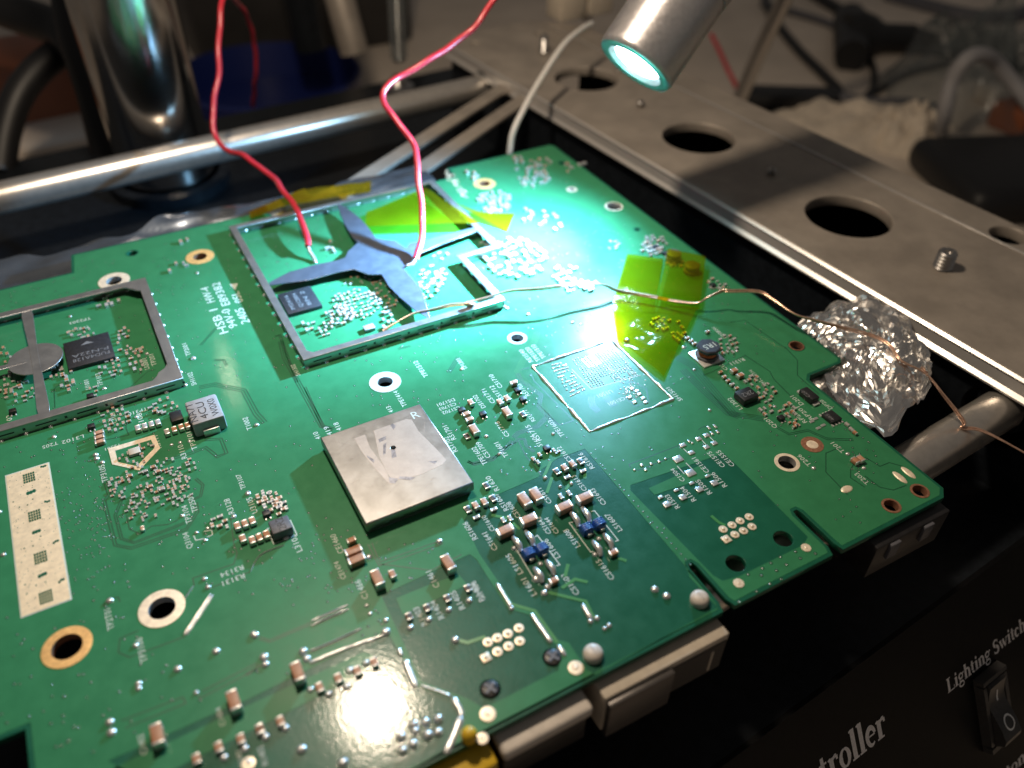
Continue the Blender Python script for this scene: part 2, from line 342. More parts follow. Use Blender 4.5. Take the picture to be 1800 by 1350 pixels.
lettering('Lighting Switch', 11.32, 2.72, 3.70, .44)
lettering('Controller', 4.85, 2.46, 4.0, .88)
lettering('Button', 12.2, 6.86, 2.05, .44)
b = MB()
def pbox(mb, u0, u1, v0, v1, h0, h1, m=0, tp=0.0):
    vs = [pn(u0, v0, h0), pn(u1, v0, h0), pn(u1, v1, h0), pn(u0, v1, h0), pn(u0 + tp, v0 + tp, h1), pn(u1 - tp, v0 + tp, h1), pn(u1 - tp, v1 - tp, h1), pn(u0 + tp, v1 - tp, h1)]
    mb.add(vs, [(4, 7, 6, 5), (0, 4, 5, 1), (1, 5, 6, 2), (2, 6, 7, 3), (3, 7, 4, 0)], m)
sw = MB()                                             # switch bezel: four bars round the rocker
pbox(sw, 12.42, 13.56, 2.93, 3.12, .12, .40, tp=.03); pbox(sw, 12.42, 13.56, 5.14, 5.36, .12, .40, tp=.03)
pbox(sw, 12.42, 12.62, 3.122, 5.138, .12, .39, tp=.03); pbox(sw, 13.36, 13.56, 3.122, 5.138, .12, .39, tp=.03)
swo = obj('rocker_switch', sw, 'rubber', st, mw=RZ)
rk = MB(); prof = [(3.125, .40), (3.2, .47), (3.4, .41), (3.7, .36), (3.95, .38), (4.2, .50), (4.5, .64), (4.85, .72), (5.02, .66), (5.13, .4)]
vs = [pn(u, v, h) for u in (12.625, 13.355) for v, h in prof] ; n = len(prof)
vs += [pn(u, v, .1) for u in (12.625, 13.355) for v, h in prof]
rk.add(vs, [(i, i + 1, n + i + 1, n + i) for i in range(n - 1)] + [(i, 2 * n + i, 2 * n + i + 1, i + 1) for i in range(n - 1)] + [(n + i, n + i + 1, 3 * n + i + 1, 3 * n + i) for i in range(n - 1)] + [(0, n, 3 * n, 2 * n), (n - 1, 3 * n - 1, 4 * n - 1, 2 * n - 1)])
obj('rocker', rk, 'rubber', swo, 30, mw=RZ)
def rh(v):
    for (a, ha), (c, hc) in zip(prof, prof[1:]):
        if a <= v <= c: return ha + (hc - ha) * (v - a) / (c - a)
    return .3
mk = MB(); mk.add([pn(u, v, rh(v) + .008) for v in (3.45, 3.58, 3.7, 3.82) for u in (12.965, 13.02)], [(0, 1, 3, 2), (2, 3, 5, 4), (4, 5, 7, 6)])
obj('switch_marking', mk, 'inkwhite', swo, mw=RZ)['label'] = 'white line symbol'; mk = MB()
N = 28; vs = []
for r in (.15, .20):
    for i in range(N):
        a = 2 * math.pi * i / N; v = 4.44 + r * 1.1 * math.sin(a); vs.append(pn(13.02 + r * math.cos(a), v, rh(v) + .014))
mk.add(vs, [(i, (i + 1) % N, N + (i + 1) % N, N + i) for i in range(N)])
obj('switch_marking', mk, 'inkwhite', swo, mw=RZ)['label'] = 'white circle symbol'

# ================================================================== WORK HOLDER: perforated side rail, two rods, slotted arm
rail = thing('perforated_rail', 'wide grey aluminium side rail with big round holes and screws', 'rail', fx(20, 8, -4))
YL0, YL1 = -16.0, 27.3
hl = [circ((19.6, y), 1.52, 48) for y in (3.0 + 7.8 * k for k in range(0, 3))] + [circ((23.28, y), .62, 28) for y in (-.87, -12.5)] + [circ((17.6, 25.6), .28, 16), circ((21.4, 25.2), .28, 16)]
flat('top_plate', [(16.42, YL0), (24.2, YL0), (24.2, YL1 - 2.2), (22.4, YL1), (17.3, YL1), (16.42, YL1 - .9)], hl, -.42, 0, 'alu', rail, .03, RZ)
flat('fold_ridge', [(22.50, YL0), (22.62, YL0), (22.62, YL1 - 1.2), (22.50, YL1 - 1.1)], [], .004, .035, 'alu_lip', rail, .012, RZ)
b = MB(); zz = [(-.03, 16.42), (-.10, 16.34), (-.16, 16.40), (-.50, 16.34), (-.60, 16.22), (-.66, 16.22), (-.70, 16.5)]   # rolled front lip, profile (z, x)
b.add([(x, y, z) for y in (YL0, YL1 - .9) for z, x in zz], [(i, i + 1, len(zz) + i + 1, len(zz) + i) for i in range(len(zz) - 1)])
obj('lip', b, 'alu_lip', rail, 25, RZ)
mwv = RZ @ Matrix(((0, 0, 1, 16.66), (1, 0, 0, 0), (0, 1, 0, 0), (0, 0, 0, 1)))
flat('side_web', [(YL0, -4.0), (YL1 - 1, -4.0), (YL1 - 1, -.70), (YL0, -.70)], [circ((-5.4, -1.75), 1.02, 40), circ((23.1, -1.75), 1.02, 40)], -.1, .1, 'dark_metal', rail, 0, mwv)
b = MB(); b.box((24.1, (YL0 + YL1) / 2 - 1, -2.3), (.2, YL1 - YL0 - 3, 3.7)); obj('outer_web', b, 'dark_metal', rail, mw=RZ)
def screw(x, y, r, h, parent):
    b = MB(); n = 5; p = [(-.05, r)]
    for i in range(n): p += [(h * (i + .05) / n, r * .70), (h * (i + .45) / n, r)]
    p += [(h, r * .85), (h, r * .45), (h - .08, r * .4), (h - .08, 0)]
    b.lathe(p, (x, y, 0), (0, 0, 1), 20); return obj('screw', b, 'steel', parent, 35, RZ)
screw(19.44, -.95, .31, .62, rail); screw(19.72, 6.83, .17, .22, rail); screw(19.9, 22.6, .22, .85, rail); screw(19.6, 14.6, .17, .25, rail); screw(21.6, 18.6, .2, .5, rail)
def rodthing(label, y, z, xa, xb, r):
    t = thing('support_rod', label, 'rod', fx(0, y, z - r), 'rods joining the side rails')
    b = MB(); b.lathe([(0, 0), (0, r * .9), (.06, r), (xb - xa - .06, r), (xb - xa, r * .9), (xb - xa, 0)], (xa, y, z), (1, 0, 0), 40); obj('shaft', b, 'rod', t, 40, RZ)
    b = MB(); b.lathe([(0, r), (0, r * 1.3), (.3, r * 1.3), (.3, r)], (xb - .6, y, z), (1, 0, 0), 40); obj('collar', b, 'dark_metal', t, 40, RZ)
rodthing('shiny steel rod running behind the circuit board', 22.9, -1.2, -30, 16.9, .62)
rodthing('brown lit steel rod under the foil at the rail hole', -5.5, -1.35, 2.0, 17.2, .60)
# slotted arm, from the rail to below the rear edge of the board
arm = thing('slotted_arm', 'grey slotted arm reaching from the rail under the rear board edge', 'bracket', at('c2', 500, 800, -.6))
A0, A1 = Vector(xy('c2', 130, 1000, -.45)), Vector(xy('c2', 900, 490, -.45)); d = (A1 - A0).normalized(); nn = Vector((-d.y, d.x)); Ln = (A1 - A0).length
def capsule(a, b_, r, n=10):
    dd = (b_ - a).normalized(); m_ = Vector((-dd.y, dd.x)); out = []
    for c, s0 in ((b_, 1), (a, -1)):
        for i in range(n + 1):
            th = math.pi / 2 - math.pi * i / n
            out.append(tuple(c + (dd * math.cos(th) + m_ * math.sin(th)) * r * s0))
    return out
flat('bar', capsule(A0, A1 + d * 2.5, 1.12), [capsule(A0 + d * .9, A1 - d * .2, .40)], -.62, -.45, 'alu', arm, .02)

# ================================================================== BACKGROUND THINGS
post = thing('chrome_post', 'thick polished chrome post standing behind the rear rod', 'post', (-.85, 26.6, -4))
b = MB(); b.lathe([(0, 0), (0, 2.7), (.5, 2.7), (.6, 2.3)], (-.85, 26.6, -4), (0, 0, 1), 48); obj('foot_ring', b, 'dark_metal', post, 40)
b = MB(); b.lathe([(.3, 2.12), (30, 2.12), (30, 0)], (-.85, 26.6, -4), (0, 0, 1), 64); obj('tube', b, 'chrome', post, 40)
def cable(name, label, cat, pts, r, mat='cable', group=None, sub=8, n=12):
    b = MB(); b.tube(smoothpath(pts, sub), r, n); return tag(obj(name, b, mat, None, 60), label, cat, group)
cable('thick_cable', 'thick black cable crossing the top left corner', 'cable', [aty('c1', -200, -60, 40), aty('c1', 60, 60, 38), aty('c1', 300, 150, 36), aty('c1', 420, 260, 34), aty('c1', 480, 420, 34)], .95, group='black cables beside the chrome post')
cable('thick_cable', 'thick black cable curving down in front of the orange box', 'cable', [aty('c1', 520, 60, 37), aty('c1', 390, 220, 36), aty('c1', 220, 350, 35), aty('c1', 100, 500, 34), aty('c1', 30, 700, 33), aty('c1', 0, 900, 32)], .72, group='black cables beside the chrome post')
cable('thick_cable', 'black cable hanging straight down at the left of the chrome post', 'cable', [aty('c1', 380, -80, 32), aty('c1', 430, 200, 31), aty('c1', 520, 500, 30.5), aty('c1', 590, 800, 30)], 1.0, group='black cables beside the chrome post')
p = aty('c1', 130, 470, 50); hb = p.z + 2.5 + 11; o = link('storage_box', bevbox((16, 7, hb), .4, 'orange'), None, Matrix.Translation((p.x, p.y, -11 + hb / 2)) @ Matrix.Rotation(.1, 4, 'Z')); tag(o, 'blurred orange storage box behind the cables at left', 'box')
p = at('c1', 250, 690, -8); o = link('grey_case', bevbox((15, 9, 3.5), .3, 'bench'), None, Matrix.Translation((p.x, p.y, -9.2))); tag(o, 'low grey case below the orange box', 'case')
p = at('c1', 1420, 480, -9); b = MB(); b.lathe([(0, 0), (0, 6.2), (.4, 6.6), (3.2, 6.9), (3.3, 6.6), (.8, 6.2), (.6, 0)], (p.x, p.y, -10.9), (0, 0, 1), 40); tag(obj('blue_dish', b, 'bluep', None, 35), 'round dark blue dish behind the rear rod', 'dish')
p = aty('p', 545, 120, 62); o = link('dim_backdrop_block', bevbox((19, 8, 24), .6, 'darkbox'), None, Matrix.Translation((p.x, 64, 1))); tag(o, 'added dark equipment case in the background behind the blue dish', 'backdrop')  # added dark block, takes the place of the dim, poorly lit background
b = MB(); b.lathe([(0, 0), (0, .9), (9, .9), (9.6, .5), (9.7, 0)], aty('c2', 70, 280, 38), (-.1, .25, 1), 20); tag(obj('pen_holder_rod', b, 'alu', None, 40), 'blurred tan rounded rod standing left of the curled tube', 'rod')
b = MB(); b.lathe([(0, 0), (0, 1.1), (20, 1.1)], aty('c1', 1640, 260, 46), (-.05, .1, 1), 20); tag(obj('dark_stand_rod', b, 'dark_metal', None, 40), 'dark upright stand rod right of the red loop', 'rod')
ct = thing('coiled_tube', 'clear tube with shiny curled wire inside hanging at the top', 'tube', aty('c2', 300, 330, 30))
ax0, ax1 = aty('c2', 305, 330, 29), aty('c2', 285, -120, 30); b = MB(); b.lathe([(0, .25), (.3, .48), ((ax1 - ax0).length, .48)], ax0, ax1 - ax0, 20); obj('clear_sleeve', b, 'clear', ct, 60)
b = MB(); hx = []; dd = (ax1 - ax0); u = dd.normalized().orthogonal().normalized(); w = dd.normalized().cross(u)
for i in range(300): a = i * .32; hx.append(ax0 + dd * (i / 300) + (u * math.cos(a) + w * math.sin(a)) * .27)
b.tube(hx, .075, 6); obj('curled_wire', b, 'steel', ct, 60)
p = at('c2', 300, 470, -3.5); b = MB(); b.lathe([(0, 0), (0, .9), (.7, .9), (.8, .6), (1.0, .5), (1.3, .25), (1.3, 0)], p - Vector((0, 0, .5)), (0, 0, 1), 20); tag(obj('clamp_nut', b, 'steel', None, 35), 'small shiny clamp nut just behind the rear rod', 'nut')
# terminal block on the far end of the rail
tb = thing('terminal_block', 'beige two piece terminal block on the far end of the rail', 'terminal block', fx(20.2, 21.5, 0))
pb = at('c2', 1300, 100, .0)
for k, dx_ in enumerate((-.95, .95)):
    link('socket', bevbox((1.75, 1.5, 2.6), .12, 'beige'), tb, Matrix.Translation((pb.x + dx_ * AX.x, pb.y + .9 + dx_ * AX.y, 1.305)) @ RZ)
b = MB(); b.lathe([(0, .0), (0, .3), (.25, .3), (.3, .2), (.3, 0)], (pb.x - .1, pb.y - .1, .01), (0, 0, 1), 16); obj('terminal_screw', b, 'steel', tb, 35)
# sensor sleeving from the terminal block to the rear of the board
cable('sensor_sleeve', 'thin white sleeved sensor wire arching down to the rear board edge', 'wire', [at('c2', 885, 830, -.35), aty('c2', 890, 790, 14.9), aty('c2', 905, 700, 15.3), aty('c2', 960, 580, 16.2), aty('c2', 1050, 420, 17.6), aty('c2', 1170, 240, 19.2), aty('c2', 1260, 160, 20.3), aty('c2', 1320, 125, 21.0)], .125, 'ptfe')
# right background
def bz(c, x, y, h=.3): return at(c, x, y, -11 + h)
CG = 'thin cables lying on the bench'
cable('bench_cable', 'dark cable running from the lamp down to the black adapter', 'cable', [bz('c3', 420, -60), bz('c3', 470, 80), bz('c3', 600, 250), bz('c3', 740, 390), bz('c3', 820, 480), bz('c3', 800, 520)], .42, group=CG)
cable('bench_cable', 'dark cable leading from the top edge into the black plug', 'cable', [bz('c3', 640, -60), bz('c3', 800, 40), bz('c3', 900, 100), bz('c3', 960, 150)], .62, group=CG)
cable('bench_cable', 'faint grey cable beside the cable from the lamp', 'cable', [bz('c3', 420, 20), bz('c3', 600, 70), bz('c3', 760, 120), bz('c3', 850, 170)], .38, 'ferrite_dark', group=CG)
cable('bench_cable', 'dark cable leading right from the black plug behind the bag', 'cable', [bz('c3', 1200, 240, .8), bz('c3', 1330, 270), bz('c3', 1470, 290), bz('c3', 1620, 300), bz('c3', 1760, 380)], .55, group=CG)
cable('bench_cable', 'dark cable crossing the top right corner diagonally', 'cable', [bz('c3', 1080, -20), bz('c3', 1300, 40), bz('c3', 1520, 90), bz('c3', 1740, 90), bz('c3', 1860, 30)], .8, 'ferrite_dark', group=CG)
cable('bench_cable', 'thin dark cable looping between the plug and the tissue', 'cable', [bz('c3', 980, 280), bz('c3', 1010, 380), bz('c3', 1000, 470), bz('c3', 930, 540), bz('c3', 1040, 470), bz('c3', 1180, 390), bz('c3', 1400, 330)], .26, group=CG)
cable('bench_cable', 'grey cable end lying over the top of the tissue', 'cable', [bz('c3', 820, 510), bz('c3', 1000, 540), bz('c3', 1200, 545), bz('c3', 1360, 580)], .42, 'ferrite_dark', group=CG)
cable('red_lead', 'blurred red lead just behind the lamp head', 'wire', [bz('c3', 150, 180, 4), bz('c3', 200, 280, 3), bz('c3', 250, 390, 2), bz('c3', 310, 500, .5)], .17, 'red')
pl = thing('power_plug', 'black moulded plug lying on the bench at upper right', 'plug', bz('c3', 1020, 220, 0))
q0, q1 = bz('c3', 850, 200, 1.2), bz('c3', 1240, 205, 1.2); d = q1 - q0; b = MB()
b.lathe([(0, 0), (0, 2.1), (1.2, 2.4), (2.6, 1.9), (3.4, 1.3), (d.length - .5, 1.25), (d.length, .9), (d.length + 2.0, .5), (d.length + 2, 0)], q0, d, 20); obj('plug_body', b, 'cable', pl, 40)
b = MB(); b.tube([bz('c3', 880, 100, 1.2), bz('c3', 890, 300, 1.2)], [1.5, 1.4], 14); obj('plug_flange', b, 'cable', pl, 40)
q0 = bz('c3', 560, 530, .8); o = link('black_adapter', bevbox((7.0, 2.6, 1.6), .3, 'cable'), None, Matrix.Translation(q0) @ Matrix.Rotation(-.55, 4, 'Z')); tag(o, 'flat black adapter lying beside the tissue', 'adapter')
# crumpled tissue
def crumple(name, label, cat, c, rx, ry, h, mat, seed, n=30, hz=1.4, rot=0.0):
    b = MB(); vs = []; ca, sa = math.cos(rot), math.sin(rot)
    for j in range(n):
        for i in range(n):
            u, v = i / (n - 1) * 2 - 1, j / (n - 1) * 2 - 1; r = max(abs(u), abs(v)); L_ = math.hypot(u, v) or 1; u2, v2 = u * r / L_, v * r / L_
            k = 1 + .22 * noise.noise(Vector((math.atan2(v2, u2) * 1.6, seed, 0)))
            q = Vector((u2 * 2.2, v2 * 2.2, seed)); w = abs(noise.noise(q)) + .6 * abs(noise.noise(q * 2.3)) + .35 * abs(noise.noise(q * 5))
            x, y = u2 * rx * k, v2 * ry * k
            vs.append((c[0] + x * ca - y * sa, c[1] + x * sa + y * ca, c[2] + h * (1 - r ** 3) * (.35 + hz * w)))
    b.add(vs, [(j * n + i, j * n + i + 1, (j + 1) * n + i + 1, (j + 1) * n + i) for j in range(n - 1) for i in range(n - 1)])
    return tag(obj(name, b, mat, None, 70), label, cat)
q = bz('c3', 900, 680, 0); crumple('tissue', 'crumpled cream tissue spread on the bench beyond the rail', 'tissue', q, 8.5, 4.6, 1.7, 'tissue', 3.1, rot=-.35, hz=.8)
q = bz('c3', 1180, 740, 0); crumple('tissue', 'small crumpled tissue ball in front of the clear bag', 'tissue', q, 3.4, 3.0, 2.6, 'tissue', 8.7, hz=.8)
q = bz('c3', 1500, 560, 0); crumple('clear_bag', 'clear plastic bag with a grey cable loop at the right edge', 'bag', q, 5.5, 7.5, 6.5, 'clear', 5.2)
cable('grey_loop', 'grey cable loop standing inside the clear bag', 'cable', [bz('c3', 1350, 740, .5), bz('c3', 1380, 600, 3), bz('c3', 1420, 430, 5), bz('c3', 1500, 310, 6.5), bz('c3', 1590, 290, 6.5), bz('c3', 1660, 340, 5.5), bz('c3', 1780, 480, 4), bz('c3', 1900, 640, 3)], .5, 'ferrite')
q = bz('c3', 1620, 490, .7); o = link('bottle_cap', bevbox((1.8, 1.8, 1.4), .4, 'white_plastic'), None, Matrix.Translation(q)); tag(o, 'small pale cap inside the clear bag', 'cap')
q = bz('c3', 1780, 610, 1.0); o = link('amber_block', bevbox((3.5, 3, 2), .4, 'orange'), None, Matrix.Translation(q)); tag(o, 'amber block at the right picture edge', 'block')
q = bz('c3', 1760, 930, 1.2); o = link('black_pouch', bevbox((11, 9, 2.4), 1.0, 'cable', 3), None, Matrix.Translation(q) @ Matrix.Rotation(-.4, 4, 'Z')); tag(o, 'black pouch beyond the rail at right', 'pouch')

# ================================================================== GOOSENECK LED LAMP
lamp = thing('led_lamp', 'silver gooseneck LED lamp head shining on the circuit board', 'lamp', LAMP)
b = MB(); b.lathe([(.14, .80), (0, .98), (0, 1.26), (.06, 1.31), (.16, 1.33), (2.78, 1.33), (2.82, 1.28), (2.90, 1.28), (2.94, 1.34), (3.3, 1.36), (6.0, 1.30), (7.0, .8), (7.2, .55)], LAMP, LAX, 56); obj('head', b, 'lampbody', lamp, 30)
b = MB(); b.lathe([(-.015, .97), (-.03, 1.05), (-.03, 1.22), (-.01, 1.27)], LAMP, LAX, 56); obj('front_ring', b, 'bezel', lamp, 40)
b = MB(); b.lathe([(.13, .80), (.08, .66), (.04, .4), (.02, 0)], LAMP, LAX, 40); obj('lens', b, 'lens', lamp, 60)
g = [LAMP + LAX * 7, LAMP + LAX * 12 + Vector((0, 1, 1)), LAMP + LAX * 18 + Vector((1, 6, -1)), Vector((34, 22, 8)), Vector((37, 28, -4)), Vector((37, 30, -11))]
b = MB(); b.tube(smoothpath(g, 14), .5, 14); obj('gooseneck', b, 'steel', lamp, 60)

# ================================================================== CIRCUIT BOARD
bd = thing('circuit_board', 'populated green circuit board lying upside down under the LED lamp', 'circuit board', (0, 0, 0))
s1a, s1b = 4.55, 4.86; s2a, s2b = 7.62, 7.93; FY = -6.33
OUT = [(-10.5, -2.3), (-8.2, -2.3), (-8.2, FY), (s1a, FY), (4.62, -6.1), (4.62, -5.15), (4.66, -5.02), (4.75, -5.02), (4.79, -5.15), (4.79, -6.1), (s1b, FY),
       (s2a, FY), (7.70, -6.1), (7.70, -5.10), (7.74, -4.97), (7.84, -4.97), (7.88, -5.10), (7.88, -6.1), (s2b, FY), (11.18, FY), (11.42, -6.12), (11.45, -1.66), (11.62, -1.50), (12.78, -1.50), (12.93, -1.36),
       (12.88, 14.35), (12.75, 14.55), (8.10, 14.5), (8.02, 13.75), (7.2, 13.72), (1.1, 13.78), (.9, 14.4), (-5.5, 14.42), (-5.62, 13.3), (-10.5, 13.25)]
HOLES = []   # (x, y, hole radius)
def hole(c, x, y, r): p = xy(c, x, y); HOLES.append((p[0], p[1], r)); return p
RINGS = [('d2', 1025, 970, .27, .46, 'cream'), ('d2', 425, 1215, .29, .47, 'goldring'), ('c4', 602, 222, .24, .47, 'cream'), ('c4', 1055, 95, .22, .45, 'goldring'),
         ('p', 677, 672, .21, .43, 'silk'), ('c6', 393, 630, .19, .29, 'silk'), ('d1', 550, 1180, .22, .31, 'cream'), ('c2', 755, 970, .22, .42, 'goldring'),
         ('c2', 1437, 1090, .27, .33, 'cream'), ('d1', 600, 565, .19, .22, 'copper'), ('d5', 1100, 268, .17, .225, 'copper'), ('d5', 1250, 190, .17, .225, 'copper'), ('c2', 1215, 1000, .12, .2, 'cream')]
for c, x, y, r, r2, m in RINGS: hole(c, x, y, r)
for c, x, y, r in [('d5', 280, 570, .22), ('d5', 530, 440, .22), ('c4', 697, 75, .15), ('d8', 470, 600, .2), ('d8', 45, 815, .2), ('c2', 1165, 860, .12), ('c2', 1560, 1210, .08)]: hole(c, x, y, r)
hc = [circ((x, y), r, 28) for x, y, r in HOLES]
flat('board_panel', OUT, hc, -.16, 0, 'mask_dark', bd, .008)
# copper pour under the mask (lighter green), leaving the isolation zones of the sockets bare
def pxs(*a): return [xy(*q) for q in a]
Z1 = pxs(('p', 1028, 789), ('p', 1209, 1000), ('p', 1212, 1014), ('p', 1262, 1068), ('p', 1046, 1186), ('p', 1031, 1177), ('p', 1000, 1130), ('p', 977, 1124), ('p', 938, 1072), ('p', 904, 1063), ('p', 843, 974), ('p', 815, 916), ('p', 830, 893), ('p', 878, 868), ('p', 947, 838), ('p', 952, 825), ('p', 980, 806))
Z2 = pxs(('p', 1108, 853), ('p', 1272, 797), ('p', 1297, 820), ('p', 1420, 944), ('p', 1412, 958), ('p', 1300, 1013), ('p', 1270, 1021), ('p', 1254, 1012), ('p', 1108, 862))
Z3 = pxs(('p', 670, 1047), ('p', 826, 974), ('p', 838, 984), ('p', 893, 1070), ('p', 935, 1082), ('p', 966, 1128), ('p', 985, 1136), ('p', 982, 1178), ('p', 889, 1226), ('p', 850, 1245), ('p', 822, 1228), ('p', 741, 1198))
Z4 = pxs(('p', 190, 1338), ('p', 389, 1249), ('p', 433, 1231), ('p', 652, 1123), ('p', 682, 1112), ('p', 735, 1208), ('p', 792, 1227), ('p', 812, 1254), ('p', 783, 1318), ('p', 640, 1400), ('p', 480, 1480))
Z5 = pxs(('p', 1233, 1005), ('p', 1241, 1003), ('p', 1262, 1020), ('p', 1290, 1060), ('p', 1282, 1068)) 
ins = [(x * .992 + .02, y * .988 + .03) for x, y in OUT]
PO = [(-10.4, -2.2), (-8.1, -2.2), (-8.1, FY + .1), (s1a - .06, FY + .1), (4.54, -6.1), (4.54, -5.12), (4.62, -4.94), (4.79, -4.94), (4.87, -5.12), (4.88, -6.1), (s1b + .06, FY + .1),
      (s2a - .06, FY + .1), (7.62, -6.1), (7.62, -5.06), (7.70, -4.89), (7.88, -4.89), (7.96, -5.06), (7.97, -6.1), (s2b + .06, FY + .1), (11.14, FY + .1), (11.34, -6.08), (11.37, -1.60), (11.58, -1.42), (12.74, -1.42), (12.85, -1.32),
      (12.80, 14.30), (12.70, 14.46), (8.18, 14.42), (8.10, 13.67), (7.2, 13.64), (1.0, 13.70), (.82, 14.32), (-5.42, 14.34), (-5.54, 13.22), (-10.4, 13.17)]
inz = lambda P, q: sum(((P[i][1] > q[1]) != (P[i - 1][1] > q[1])) and (q[0] < (P[i - 1][0] - P[i][0]) * (q[1] - P[i][1]) / (P[i - 1][1] - P[i][1]) + P[i][0]) for i in range(len(P))) % 2 == 1
ph = [circ((x, y), r + .06, 28) for x, y, r in HOLES if not any(inz(Z, (x, y)) for Z in (Z1, Z2, Z3, Z4))]
flat('copper_pour', PO, [Z1, Z2, Z3, Z4] + ph, 0, .0045, 'mask', bd)
# islands of pour inside the isolation zones
I2 = pxs(('d4', 1225, 570), ('d4', 1550, 425), ('d4', 1625, 490), ('d4', 1262, 612))
I3 = pxs(('d7', 1015, 200), ('d7', 1270, 95), ('d7', 1440, 40), ('d7', 1500, 110), ('d7', 1060, 310))
I4 = pxs(('p', 200, 1350), ('p', 400, 1257), ('p', 640, 1146), ('p', 655, 1152), ('p', 664, 1172), ('p', 430, 1290), ('p', 230, 1390))
for I in (I2, I3, I4): flat('copper_pour', I, [], 0, .0045, 'mask', bd)
# rings round the holes
for c, x, y, r, r2, m in RINGS:
    p = xy(c, x, y); b = MB(); b.ring((p[0], p[1], .004), r, r2, .014); o = obj('plated_ring', b, m, bd, 50)
    b = MB(); b.lathe([(-.17, r * .99), (.01, r * .985)], (p[0], p[1], 0), (0, 0, 1), 28); obj('barrel', b, 'tin' if m in ('cream', 'silk') else 'copper', o, 60)
for c, x, y in [('d1', 683, 1085)]:
    p = xy(c, x, y); b = MB(); b.ring((p[0], p[1], .004), .15, .28, .012); o = obj('plated_ring', b, 'copper', bd, 50); b = MB(); b.dome((p[0], p[1], .006), .15, .15, .012, 20); obj('centre_pad', b, 'cream', o, 60)
# exposed gold heat pad at left with its windows
gp = pxs(('d2', 40, 130), ('d2', 303, 57), ('d2', 448, 908), ('d2', 142, 1026))
x0, x1 = (gp[0][0] + gp[3][0]) / 2, (gp[1][0] + gp[2][0]) / 2; y0, y1 = (gp[2][1] + gp[3][1]) / 2, (gp[0][1] + gp[1][1]) / 2
flat('pad_border', [(x0 - .03, y0 - .03), (x1 + .03, y0 - .03), (x1 + .03, y1 + .03), (x0 - .03, y1 + .03)], [], .0045, .008, 'silk', bd)
pad = flat('heat_pad', [(x0, y0), (x1, y0), (x1, y1), (x0, y1)], [], .008, .014, 'gold', bd)
b = MB()
for cx_, cy_ in ((185, 145), (220, 385), (258, 650), (292, 900)):
    p = xy('d2', cx_, cy_)
    for i in range(5):
        for j in range(4): b.box((p[0] + (i - 2) * .052, p[1] + (j - 1.5) * .085, .0155), (.042, .07, .002))
for cx_, cy_, s in ((198, 238, .08), (232, 487, .07), (270, 760, .07), (300, 295, .05), (355, 550, .05), (390, 797, .05), (124, 333, .03), (176, 318, .03), (155, 590, .03), (210, 573, .03), (258, 515, .03), (208, 278, .03), (85, 297, .03), (160, 820, .03), (230, 822, .03), (290, 805, .03), (170, 880, .03), (275, 75, .05)):
    p = xy('d2', cx_, cy_)
    for k in range(3 if s > .04 else 1): b.dome((p[0] + (k - 1) * s * .8 * (s > .04), p[1] + random.uniform(-.02, .02), .0142), s * .55, s * .8, .002, 8, 2)
for _ in range(90): b.dome((random.uniform(x0 + .03, x1 - .03), random.uniform(y0 + .05, y1 - .05), .0142), .011, .011, .002, 6, 2)
obj('pad_windows', b, 'mask_dark', pad)['kind'] = 'stuff'
pads_placed = []
# ---------- vias: countless tiny plated dots
b = MB(); cnt = 0
avoid = [(-1.4, 1.8, -1.5, 2.3), (x0 - .1, x1 + .1, y0 - .1, y1 + .1), (4.9, 7.7, -.7, 2.6)]
def via(x, y, s=1.0):
    b.dome((x, y, .0046), .034 * s, .034 * s, .004, 7, 2, 0); b.dome((x, y, .0052), .013 * s, .013 * s, .008, 5, 2, 1)
while cnt < 1250:
    x, y = random.uniform(-9, 12.6), random.uniform(-6.1, 14)
    q = (x, y)
    if not inz(PO, q) or any(inz(Z, q) for Z in (Z1, Z2, Z3, Z4)) or any(a < x < c and d_ < y < e for a, c, d_, e in avoid) or any(math.hypot(x - h[0], y - h[1]) < .5 for h in HOLES): continue
    if noise.noise(Vector((x * .35, y * .35, 4))) < random.uniform(-.5, .25): continue
    via(x, y, random.choice((1, 1, .8))); cnt += 1
for q_ in [(345, 630), (465, 570), (515, 538), (547, 578), (595, 510), (420, 598), (415, 635), (495, 610), (460, 680), (390, 720), (620, 545), (520, 655), (700, 520), (300, 775)]: via(*xy('d5', *q_), 1.4)
for _ in range(150):
    p = xy('d2', random.gauss(560, 130), random.gauss(430, 200)); via(p[0], p[1], .75)
for k in range(22): via(*xy('d4', 860 + k * 30, 350 + k * 33.5), .9)
for k in range(40): via(*xy('d3', random.uniform(330, 900), random.uniform(880, 1330)), .9)
obj('via_dots', b, ['mask_line', 'solder'], bd, 60)['kind'] = 'stuff'
# ---------- traces
b = MB()
def tr(c, pts, n=1, w=.026, gap=.05, m=0):
    P = [Vector(xy(c, *q)) for q in pts]
    for k in range(n):
        off = (k - (n - 1) / 2) * gap; Q = []
        for i, p in enumerate(P):
            t = (P[min(i + 1, len(P) - 1)] - P[max(i - 1, 0)]).normalized(); Q.append(p + Vector((-t.y, t.x)) * off)
        b.strip(Q, w, .0062 + .0004 * m, m)
tr('c4', [(1050, 785), (1130, 768), (1285, 800), (1350, 920), (1395, 970)], 3, gap=.07)
tr('c4', [(1480, 540), (1500, 625), (1700, 990), (1760, 1005)], 3, gap=.06)
tr('c4', [(665, 925), (665, 1000), (680, 1035), (560, 1060)], 1); tr('c4', [(870, 1170), (1010, 1130), (1085, 1100), (1130, 1135), (1145, 1150), (1195, 1130), (1165, 1055), (1080, 1060)], 2, gap=.07)
